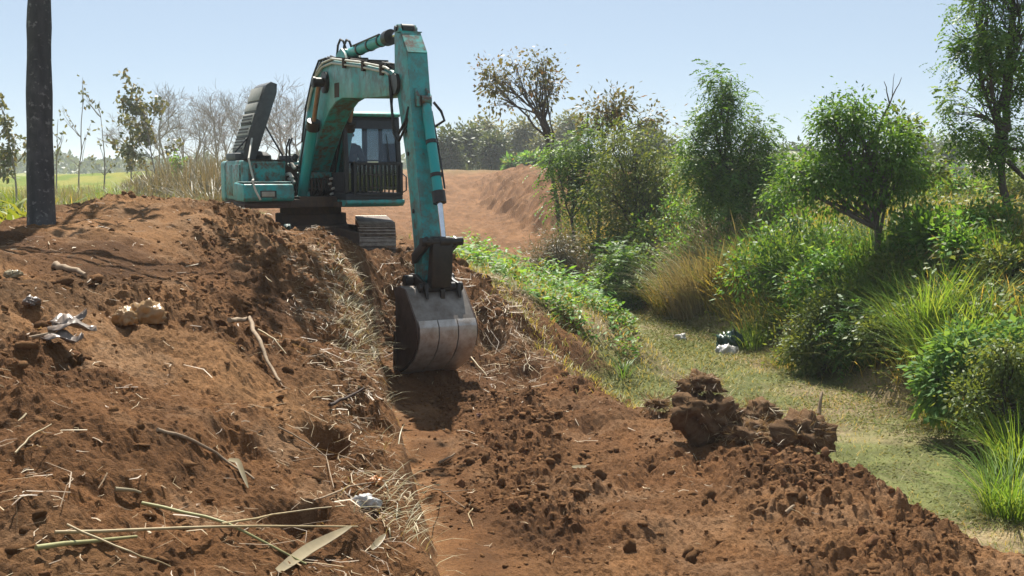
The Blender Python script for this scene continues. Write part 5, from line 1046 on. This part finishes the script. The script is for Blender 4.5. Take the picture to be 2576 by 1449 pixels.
# grass clumps on the bank
def clump(label, u, v, h, n, mat, seed, rad=.22, w=.012, lean=(.05, .5), curl=(.1, .9), group='grass clumps on the right bank', name='grass_clump', Y=None):
    rng = np.random.default_rng(seed); g = ground_at(u, v) if Y is None else gbase(u, Y); a = rng.random(n)*6.28; r = rad*np.sqrt(rng.random(n)); x = g[0]+r*np.cos(a); y = g[1]+r*np.sin(a)
    P = np.stack([x, y, H(x, y)-.02], 1)-np.array([g[0], g[1], hz(g[0], g[1])]); az = np.where(rng.random(n) < .7, a, rng.random(n)*6.28)
    me = blade_mesh(name, P, h, w, rng, lean, curl, az=az); return mk(name, me, mat, None, (g[0], g[1], hz(g[0], g[1])), label=label, cat='grass', group=group)
CL = [('tuft of long thin green grass at the lower right corner', 2540, 1300, .75, 420, 'gr_green', .25, .010), ('second long grass tuft above the lower right corner', 2570, 1190, .85, 420, 'gr_green', .3, .010), ('dry tangled grass right edge above the corner tufts', 2560, 1040, .7, 420, 'gr_mix', .35, .010),
 ('long arching green grass below the broad leaved bush', 2400, 900, 1.1, 600, 'gr_green', .45, .018), ('long green grass left of the broad leaved bush', 2330, 840, 1.15, 600, 'gr_green', .45, .018), ('shaded dark grass in the middle of the right bank', 2130, 770, 1.1, 700, 'gr_dark', .6, .022),
 ('tall dark reed grass under the bright green tree', 2050, 710, 1.3, 800, 'gr_dark', .6, .026), ('green reed grass left of the bright green tree', 1960, 700, 1.3, 800, 'gr_green', .6, .026), ('golden dry grass mound on the bank', 1785, 745, 1.5, 1500, 'gr_dry', .85, .020),
 ('golden dry grass above the mound near the pointed tree', 1800, 650, 1.3, 900, 'gr_dry', .9, .020), ('half dry grass left of the golden mound', 1705, 770, 1.1, 700, 'gr_mix', .6, .020), ('yellow green grass between golden mound and reeds', 1870, 730, 1.2, 800, 'gr_mix', .7, .022),
 ('dry grass clump in shade right of the bright tree', 2330, 680, .9, 380, 'gr_mix', .5, .016), ('straw coloured grass under the right edge trees', 2440, 680, .8, 320, 'gr_dry', .5, .014), ('dark grass clump beneath the right edge shrubs', 2520, 660, .9, 320, 'gr_dark', .5, .016),
 ('green grass clump above the round shrub', 2010, 780, .8, 380, 'gr_dark', .5, .018), ('grass clump at the feet of the dark shrub', 1640, 740, .8, 380, 'gr_mix', .6, .020), ('short green grass at the bank foot by the bags', 1900, 860, .5, 380, 'gr_green', .5, .014),
 ('dark reed grass clump right of the reeds', 2185, 700, 1.2, 700, 'gr_dark', .55, .024), ('reed clump on the bank below the forked trunk', 2240, 760, 1.0, 420, 'gr_dark', .45, .018), ('blue green reed sprout alone on the canal bed', 1570, 950, .42, 26, 'gr_dark', .08, .016),
 ('yellow grass on the bank top behind the golden mound', 1950, 590, .9, 380, 'gr_dry', .7, .02), ('yellow grass on the bank top near the forked trunk', 2080, 590, .8, 380, 'gr_mix', .6, .018), ('rank grass at the bank foot below the long grass', 2400, 1030, .5, 420, 'gr_mix', .4, .012), ('grass skirt in front of the round shrub', 2000, 920, .35, 300, 'gr_mix', .5, .012)]
for i, (lab, u, v, h, n, mat, rad, w) in enumerate(CL): clump(lab, u, v, h, n, mat, 500+i, rad, w)

# masses nobody could count
def scatter_st(rng, n, smin, smax, tf0, tf1, thr=None):
    s = rng.uniform(smin, smax, n); t = tf0(s)+(tf1(s)-tf0(s))*rng.random(n); x, y = xy(s, t); keep = np.abs(x) < y*.60+1.2
    if thr is not None: keep &= fbm(x*.5, y*.5, thr, 3) > rng.uniform(-.6, .3, n)
    return x[keep], y[keep]
def build_masses():
    rng = np.random.default_rng(33)
    # creeping cover on the canal bed
    x, y = scatter_st(rng, 70000, 9.5, 32, lambda s: knot(s, 11)-.2, lambda s: knot(s, 13)+.6, 171); z = H(x, y); n = len(x)
    a = rng.random(n)*6.28; D = np.stack([np.cos(a), np.sin(a), rng.uniform(-.1, .8, n)], 1); k = (1+.03*y)
    me = leaf_mesh('ground_cover', np.stack([x, y, z+rng.uniform(0, .05, n)], 1), D, rng.normal(size=(n, 3))*.5+np.array([0, 0, 1]), .036*k*(.6+.8*rng.random(n)), .013*k, rng); mk('ground_cover', me, 'lf_cover', kind='stuff', label='dull green creeping plants covering the dry canal bed', cat='ground cover')
    x, y = scatter_st(rng, 27000, 7, 30, lambda s: knot(s, 11)+.0, lambda s: knot(s, 13)+.3, 175); P = np.stack([x, y, H(x, y)], 1)
    mk('bed_grass', blade_mesh('bed_grass', P, .07*(1+.02*y), .0045*(1+.03*y), rng, (.2, 1.2), (.1, 1.2)), 'gr_mix', kind='stuff', label='short grass on the dry canal bed', cat='grass')
    # undergrowth over the whole right bank
    x, y = scatter_st(rng, 42000, 7, 40, lambda s: knot(s, 13)+.2, lambda s: knot(s, 15)+4.0, 181); P = np.stack([x, y, H(x, y)-.02], 1); k = 1+.012*y
    v = np.clip(.5+.5*fbm(x*.6, y*.6, 191, 3)+.2*rng.normal(size=len(x)), 0, 1)
    mk('bank_undergrowth', blade_mesh('bank_undergrowth', P, .6*k, .014*k, rng, (.05, .6), (.1, 1.0), var=v), 'gr_mix', kind='stuff', label='mixed dry and green grass undergrowth on the right bank', cat='undergrowth')
    n = 42000; x, y = scatter_st(rng, n, 7, 40, lambda s: knot(s, 13)+.1, lambda s: knot(s, 15)+2.0, 182); n = len(x); a = rng.random(n)*6.28; D = np.stack([np.cos(a), np.sin(a), rng.uniform(-.4, .5, n)], 1)
    mk('bank_weeds', leaf_mesh('bank_weeds', np.stack([x, y, H(x, y)+rng.random(n)**1.4*(.45+.5*np.clip(fbm(x*.5, y*.5, 183, 2)+.5, 0, 1))], 1), D, rng.normal(size=(n, 3))*.5+np.array([0, 0, 1]), .09*(1+.01*y), .04*(1+.01*y), rng), 'lf_olive', kind='stuff', label='dark leafy weeds on the right bank', cat='undergrowth')
    # weeds on the canal side of the strip behind the arm
    x, y = scatter_st(rng, 19000, 17.3, 26, lambda s: knot(s, 10)+.25, lambda s: knot(s, 11)+.25, 185); k_ = fbm(x*1.6, y*1.6, 187, 3) > -.05+rng.normal(0, .12, len(x)); x, y = x[k_], y[k_]; n = len(x); a = rng.random(n)*6.28; D = np.stack([np.cos(a), np.sin(a), rng.uniform(-.7, .6, n)], 1)
    mk('broad_weeds', leaf_mesh('broad_weeds', np.stack([x, y, H(x, y)+.03+np.clip(.34+.5*fbm(x*1.3, y*1.3, 7, 3), .05, 1)*rng.random(n)**.8], 1), D, rng.normal(size=(n, 3))*.4+np.array([0, 0, 1]), .14*(.5+.9*rng.random(n)), .022+.045*rng.random(n), rng), 'lf_weed', kind='stuff', label='bright green broad leaved weeds on the strip behind the bucket', cat='weeds')
    x, y = scatter_st(rng, 900, 17.4, 27, lambda s: knot(s, 10), lambda s: knot(s, 11)+.4, 186); P = np.stack([x, y, H(x, y)], 1); mk('weed_grass', blade_mesh('weed_grass', P, .30, .016, rng), 'gr_mix', kind='stuff', label='half dry grass among the weeds behind the bucket', cat='grass')
    s_ = rng.uniform(15.6, 20.5, 2200); t_ = knot(s_, 11)+rng.uniform(-1.1, .7, 2200); x, y = xy(s_, t_); k_ = fbm(x*.9, y*.9, 188, 3) > rng.uniform(-.5, .25, len(x)); x, y = x[k_], y[k_]; P = np.stack([x, y, H(x, y)-.01], 1)
    mk('lip_slope_grass', blade_mesh('lip_slope_grass', P, .15, .010, rng, (.1, .9), (.1, 1.0)), 'gr_mix', kind='stuff', label='grass on the slope between the dug strip and the canal bed', cat='grass')
    s_ = rng.uniform(17.0, 21.0, 4000); t_ = knot(s_, 11)+rng.uniform(-1.0, .4, 4000); x, y = xy(s_, t_); k_ = fbm(x*1.4, y*1.4, 189, 3) > rng.normal(.0, .15, len(x)); x, y = x[k_], y[k_]; n = len(x); a = rng.random(n)*6.28; D = np.stack([np.cos(a), np.sin(a), rng.uniform(-.6, .6, n)], 1)
    mk('lip_weeds', leaf_mesh('lip_weeds', np.stack([x, y, H(x, y)+.03+.25*rng.random(n)], 1), D, rng.normal(size=(n, 3))*.4+np.array([0, 0, 1]), .10*(.5+.9*rng.random(n)), .045, rng), 'lf_weed', kind='stuff', label='scattered weeds on the slope down to the canal bed', cat='weeds')
    # left fields: grass and dry stubble
    def field(n, ymin, ymax, u0, u1): 
        y = ymin*(ymax/ymin)**rng.random(n); u = rng.uniform(u0, u1, n); x = (u-1288)/FPX*y; s, t = st(x, y); k = (t < knot(s, 1)-.1)|(s > 19.5)&(t < -2.2); return x[k], y[k]
    x, y = field(30000, 15, 75, -150, 960); P = np.stack([x, y, H(x, y)-.02], 1); k = 1+.018*y
    v = np.clip(.5+.6*fbm(x*.12, y*.12, 195, 3)+.2*rng.normal(size=len(x)), 0, 1)
    mk('field_grass', blade_mesh('field_grass', P, .30*k, .013*k, rng, var=v), 'gr_field', kind='stuff', label='yellow green grass of the field behind the bank', cat='grass')
    x, y = field(3800, 30, 62, 60, 600); P = np.stack([x, y, H(x, y)-.02], 1); k = 1+.012*y
    mk('dry_stubble', blade_mesh('dry_stubble', P, .55*k, .016*k, rng, (.0, .25), (.0, .4)), 'gr_dry', kind='stuff', label='brown dry stalks in the left field', cat='stubble')
    x, y = field(11000, 46, 80, 310, 620); P = np.stack([x, y, H(x, y)-.02], 1)
    hgt = np.interp((x/y*FPX+1288), [310, 380, 460, 560, 620], [.8, 1.6, 2.3, 2.6, 2.2])
    mk('dry_brush', blade_mesh('dry_brush', P, hgt*(.45+.75*np.clip(.5+fbm(x*.35, y*.35, 199, 3), 0, 1)), .034, rng, (-.7, .9), (-.4, 1.0)), 'gr_brush', kind='stuff', label='tangled grey dry brush behind the bank', cat='brush')
build_masses()

# young maize at the left picture edge
def maize(u, v_top, Y, seed, label):
    rng = np.random.default_rng(seed); b = gbase(u, Y); top = at(u, v_top, Y); h = max(.6, top[2]-b[2]); root = empty('maize_plant', b, 0, label=label, cat='maize plant', group='maize plants at the left edge')
    mk('stem', tubes_mesh('stem', [(np.array([[0, 0, -.1], [.01, 0, h*.5], [.02, .01, h*.9]]), np.array([.016, .013, .007]))]), 'cane_green', root)
    n = 12; P = np.stack([np.zeros(n), np.zeros(n), np.linspace(.12, .86, n)*h], 1); me = blade_mesh('leaves', P, .62, .075, rng, (.4, .7), (.5, 1.0), az=np.arange(n)*2.6+rng.normal(0, .4, n)); mk('leaves', me, 'gr_field', root)
for i, (u, vt, Y, lab) in enumerate([(8, 515, 17.5, 'maize plant at the very left picture edge'), (38, 500, 18, 'tall pale maize plant left of the trunk'), (62, 530, 17, 'maize plant touching the trunk on its left'), (22, 560, 16.5, 'low maize plant before the left edge ones'), (52, 575, 16.2, 'low maize plant at the foot of the trunk'), (150, 520, 18.5, 'maize plant just right of the trunk'), (172, 540, 18, 'low maize plant right of the trunk by the bank'), (-14, 540, 17, 'maize plant half cut by the left edge'), (-40, 520, 18, 'maize plant outside the left edge')]):
    maize(u, vt, Y, 600+i, lab)

for i, (lab, u, Y, h, mat) in enumerate([('green bush at the left field edge behind the trunk', 300, 50, 1.0, 'gr_green'), ('pale dry grass tuft just left of the machine', 535, 40, 1.5, 'gr_brush'), ('bright green grass tuft by the counterweight', 548, 30, .7, 'gr_field'), ('dry weed tuft above the bank crest', 420, 34, .9, 'gr_brush'), ('green weed tuft on the field side of the crest', 250, 26, .7, 'gr_green'), ('tall yellow green weeds just right of the trunk', 165, 19, 1.25, 'gr_field'), ('scruffy yellow green weeds left of the trunk', 30, 20, 1.3, 'gr_field'), ('dry weed stalks between trunk and bare sapling', 205, 22, 1.15, 'gr_mix'), ('half dry weeds behind the crest below the thin sapling', 280, 24, 1.0, 'gr_mix'), ('pale weeds behind the crest below the dusty teak', 350, 26, 1.1, 'gr_field')]):
    clump(lab, u, 500, h, 420, mat, 640+i, rad=1.1, w=.03, group='weed tufts behind the bank', Y=Y)
# teak saplings and bare trees of the left background
def sapling(label, u, vtop, Y, seed, nleaf, lean=0, sp=30, bl=None, leaf='lf_teak', L=.30, tr=.05, branches=7):
    rng = np.random.default_rng(seed); b = gbase(u, Y); top = at(u+lean, vtop, Y); h = top[2]-b[2]; root = empty('teak_sapling', b, 0, label=label, cat='tree', group='teak saplings in the left field')
    tp = curve_pts(b, top, rng, .08, 9); paths = [(tp-b, np.linspace(tr, tr*.2, 9))]; tips = [tp[-1], tp[-2], tp[-3]]
    for k in range(branches):
        j = int(rng.integers(2, 8)); a = rng.random()*6.28; r = sp*Y/FPX*rng.uniform(.5, 1.1); e = tp[j]+np.array([math.cos(a)*r, math.sin(a)*r*.6, h*rng.uniform(.10, .28)])
        lp = curve_pts(tp[j], e, rng, .15, 6); paths.append((lp-b, np.linspace(tr*.45, tr*.15, 6))); tips += [lp[-1], lp[-2], lp[3]]
    T = np.array(tips); idx = rng.integers(0, len(T), nleaf); P = T[idx]+rng.normal(size=(nleaf, 3))*.16; D = rng.normal(size=(nleaf, 3))*.7; D[:, 2] -= .55
    mk('trunk', tubes_mesh('trunk', paths), 'bark_bare', root); mk('crown', leaf_mesh('crown', P-b, D, rng.normal(size=(nleaf, 3))*.6+np.array([0, 0, 1]), L*(.6+.6*rng.random(nleaf)), L*.55, rng), leaf, root)
sapling('nearly bare slender sapling right of the trunk', 200, 195, 66, 701, 34, 8, 60)
sapling('thin sapling with few leaves between bare sapling and leafy teak', 268, 268, 62, 702, 60, -20, 45)
sapling('dusty leafy teak with one long shoot', 400, 225, 58, 703, 900, -52, 75, branches=18)
sapling('leafy teak left of the trunk', 40, 265, 52, 704, 520, -35, 48, branches=11)
sapling('bare thin sapling close to the trunk', 140, 300, 64, 705, 22, 6, 30)
sapling('leafy teak bush behind the trunk', 325, 300, 60, 706, 260, 10, 42, branches=9)
sapling('small conical young tree in the brush', 448, 405, 56, 707, 300, 0, 18, leaf='lf_weed', L=.2, tr=.03)
def bare_tree(label, u, vtop, Y, seed, wide):
    rng = np.random.default_rng(seed); b = gbase(u, Y); top = at(u, vtop, Y); h = top[2]-b[2]; root = empty('bare_tree', b, 0, label=label, cat='tree', group='bare trees on the far left'); main = []; twig = []
    def grow(p, d, L, r, dep):
        n = 5; P = [p]
        for i in range(n): d = unit(d+rng.normal(size=3)*.13+np.array([0, 0, .05])); P.append(P[-1]+d*L/n)
        P = np.array(P); (main if dep < 2 else twig).append((P-b, np.linspace(r, r*.6, n+1)))
        if dep < 4:
            for k in range((5, 5, 4, 4)[dep]):
                j = int(rng.integers(2, n+1)); dd = unit(d+rng.normal(size=3)*np.array([.75, .6, .35])*wide); grow(P[j], dd, L*rng.uniform(.5, .72), max(r*.5, .014), dep+1)
    grow(b, np.array([rng.normal()*.08, 0, 1]), h*.50, .11, 0)
    mk('trunk', tubes_mesh('trunk', main, 6), 'bark_bare', root); mk('crown', tubes_mesh('crown', twig, 3), 'bark_bare', root)
for i, (u, vt, Y, w, lab) in enumerate([(430, 205, 98, 1.0, 'bare tree left of the machine with dense fine twigs'), (480, 225, 104, 1.0, 'smaller bare tree right of the leafy teak'), (545, 205, 100, 1.0, 'bare tree just left of the counterweight'), (590, 215, 108, 1.0, 'bare tree behind the open engine hood'), (660, 230, 104, 1.0, 'bare tree right of the hood'), (725, 200, 96, 1.1, 'bare tree with a thick stem between hood and boom'), (765, 235, 110, 1.0, 'bare tree partly hidden by the boom'), (330, 270, 110, 1.0, 'small bare tree above the field left of the teak'), (690, 215, 112, 1.0, 'bare tree showing above the engine deck'), (405, 230, 118, 1.0, 'bare tree behind the dusty leafy teak'), (510, 215, 122, 1.0, 'slim bare tree in the gap left of the hood'), (625, 205, 124, 1.0, 'tall bare tree rising behind the hood'), (745, 215, 120, 1.0, 'hazy bare tree just left of the boom'), (460, 240, 126, 1.0, 'low hazy bare tree above the brush')]):
    bare_tree(lab, u, vt, Y, 720+i, w)

# far groves and trees
def far_tree(name, label, u, vt, vb, Y, wu, leaf, seed, cat='tree', group='trees on the far bank', lobes=7, L=.5, W=.22, ncl=70, per=26, feather=False, wood='bark_dark'):
    rng = np.random.default_rng(seed); bl = []; hh = vb-vt
    for k in range(lobes): bl.append(blob_w(Y, u+rng.uniform(-.6, .6)*wu, vt+hh*rng.uniform(.12, .75), wu*rng.uniform(.3, .5), hh*rng.uniform(.14, .24)))
    b = gbase(u, Y); return tree(name, label, b, at(u, vt+hh*.55, Y), bl, wood, leaf, seed+1, cat, group, tr=.12, ncl=ncl, per=per, L=L, W=W, spread=.004*Y, droop=.4)
for i, (u, vt, Y, wu, lf, nm, lab) in enumerate([(1130, 340, 112, 34, 'lf_far', 'far_tree', 'dark far tree next to the arm'), (1165, 325, 118, 36, 'lf_far', 'far_tree', 'dark round tree in the far grove at its left'), (1205, 305, 130, 42, 'lf_bamboo', 'bamboo_clump', 'yellowish bamboo clump at the left of the far grove'), (1255, 310, 134, 40, 'lf_bamboo', 'bamboo_clump', 'hazy bamboo clump in the middle of the far grove'), (1310, 305, 132, 44, 'lf_bamboo', 'bamboo_clump', 'broad bamboo clump under the leaning tree'), (1365, 310, 128, 40, 'lf_bamboo', 'bamboo_clump', 'greenish bamboo clump beside the leaning trunk'), (1425, 300, 130, 40, 'lf_bamboo', 'bamboo_clump', 'bamboo clump right of the leaning trunk'), (1340, 400, 98, 14, 'lf_weed', 'far_bush', 'small round bush on top of the far bank'), (1300, 415, 100, 12, 'lf_weed', 'far_bush', 'low bush on the far bank left of the round one'),
     (1235, 345, 115, 36, 'lf_far', 'far_tree', 'dark low tree before the bamboo'), (1645, 330, 90, 50, 'lf_far', 'far_tree', 'flat topped hazy tree behind the shrub tree'), (2000, 372, 120, 40, 'lf_far', 'far_tree', 'hazy far tree between the two main trees'), (2330, 362, 140, 30, 'lf_far', 'far_tree', 'dark far tree right of the bright green tree'), (2390, 365, 120, 32, 'lf_far', 'far_tree', 'olive far tree beside the tall right tree'), (2450, 385, 130, 40, 'lf_far', 'far_tree', 'hazy far tree behind the tall right trunk'), (1920, 385, 150, 40, 'lf_far', 'far_tree', 'low far tree right of the pointed tree'), (2080, 380, 150, 50, 'lf_far', 'far_tree', 'low far tree behind the bright green crown')]):
    far_tree(nm, lab, u, vt, 432, Y, wu, lf, 800+i*3, ncl=95, per=30)
# far palm
def palm(u, v, Y):
    rng = np.random.default_rng(77); b = gbase(u, Y); top = at(u, v, Y); root = empty('palm_tree', b, 0, label='far palm showing its fronds between the main trees', cat='tree')
    mk('trunk', tubes_mesh('trunk', [(curve_pts(b, top, rng, .05, 7)-b, np.linspace(.18, .12, 7))]), 'bark', root)
    for k in range(13):
        a = k*2.4; P = np.repeat((top-b)[None], 1, 0); n = 22; q = np.linspace(0, 1, n); d = np.array([math.cos(a), math.sin(a), 0]); ax = (top-b)+d[None]*(q*2.0)[:, None]+np.array([0, 0, 1])*(q*1.0-1.5*q*q)[:, None]
        sd = np.array([-math.sin(a), math.cos(a), 0]); D = np.concatenate([sd+np.array([0, 0, -.5])+d*.5, -sd+np.array([0, 0, -.5])+d*.5]).reshape(2, 3).repeat(n, 0); PP = np.concatenate([ax, ax])
        mk('frond', leaf_mesh('frond', PP, D, np.tile([0, 0, 1.0], (2*n, 1)), .55, .10, rng), 'lf_olive', root)
palm(1980, 385, 95)
# far houses
def house(label, u, vt, Y, w, d, h, rz, name='house', rm='roof'):
    p = at(u, 430, Y); b = gz(p[0], p[1]); rh = at(u, vt, Y)[2]-b[2]; h = rh*.62; root = empty(name, b, rz, label=label, cat='house')
    m = MB(); m.bb(-w/2, w/2, -d/2, d/2, -.3, h); m.obj('wall', 'wallw', root)
    r = MB(); r.add([(-w/2-.4, -d/2-.4, h-.08), (w/2+.4, -d/2-.4, h-.08), (w/2+.4, d/2+.4, h-.08), (-w/2-.4, d/2+.4, h-.08), (-w/2-.2, 0, rh), (w/2+.2, 0, rh)], [(0, 1, 5, 4), (2, 3, 4, 5), (0, 4, 3), (1, 2, 5), (0, 3, 2, 1)]); r.obj('roof', rm, root)
    for x in (-w*.28, w*.28): MB().bb(x-.5, x+.5, -d/2-.04, -d/2+.02, h*.35, h*.8).obj('window', 'winglass', root)
    MB().bb(-.45, .45, -d/2-.04, -d/2+.02, 0, h*.85).obj('door', 'wood', root)
house('far house with red roof behind the shrubs in the middle', 1712, 392, 150, 7, 6, 2.6, .2)
house('far pale house at the right behind the tall tree', 2450, 400, 120, 6, 5, 2.4, -.3, rm='pale')
# distant treeline
def treeline():
    rng = np.random.default_rng(88); n = 26000; u = rng.uniform(-300, 2900, n); Y = rng.uniform(330, 520, n); x = (u-1288)/FPX*Y
    hgt = 5.0+3.0*fbm(u/70., u*0+3, 3, 4)+1.6*fbm(u/18., u*0+9, 6, 3); z = hgt*rng.random(n)**.7*np.where(u < 500, .95, 1.0)
    P = np.stack([x, Y, z], 1); D = rng.normal(size=(n, 3)); mk('treeline', leaf_mesh('treeline', P, D, rng.normal(size=(n, 3)), 2.2, 1.4, rng), 'lf_far', kind='stuff', label='distant hazy line of trees along the horizon', cat='treeline')
treeline()

# ------------------------------------------------------------------ air
def haze():
    m = bpy.data.materials.new('haze_air'); m.use_nodes = True; nt = m.node_tree; nt.nodes.remove(nt.nodes['Principled BSDF'])
    v = nt.nodes.new('ShaderNodeVolumePrincipled'); v.inputs['Color'].default_value = (.86, .92, 1, 1); v.inputs['Density'].default_value = .0006; v.inputs['Anisotropy'].default_value = .25
    nt.links.new(v.outputs[0], nt.nodes['Material Output'].inputs['Volume'])
    m.cycles.homogeneous_volume = True
    o = MB().bb(-960, 960, -960, 960, -3.4, 13).obj('haze', 'ground', kind='stuff', label='pale summer haze over the whole place', cat='haze'); o.data.materials.clear(); o.data.materials.append(m)
haze()
SC.cycles.volume_bounces = 1; SC.cycles.volume_max_steps = 64
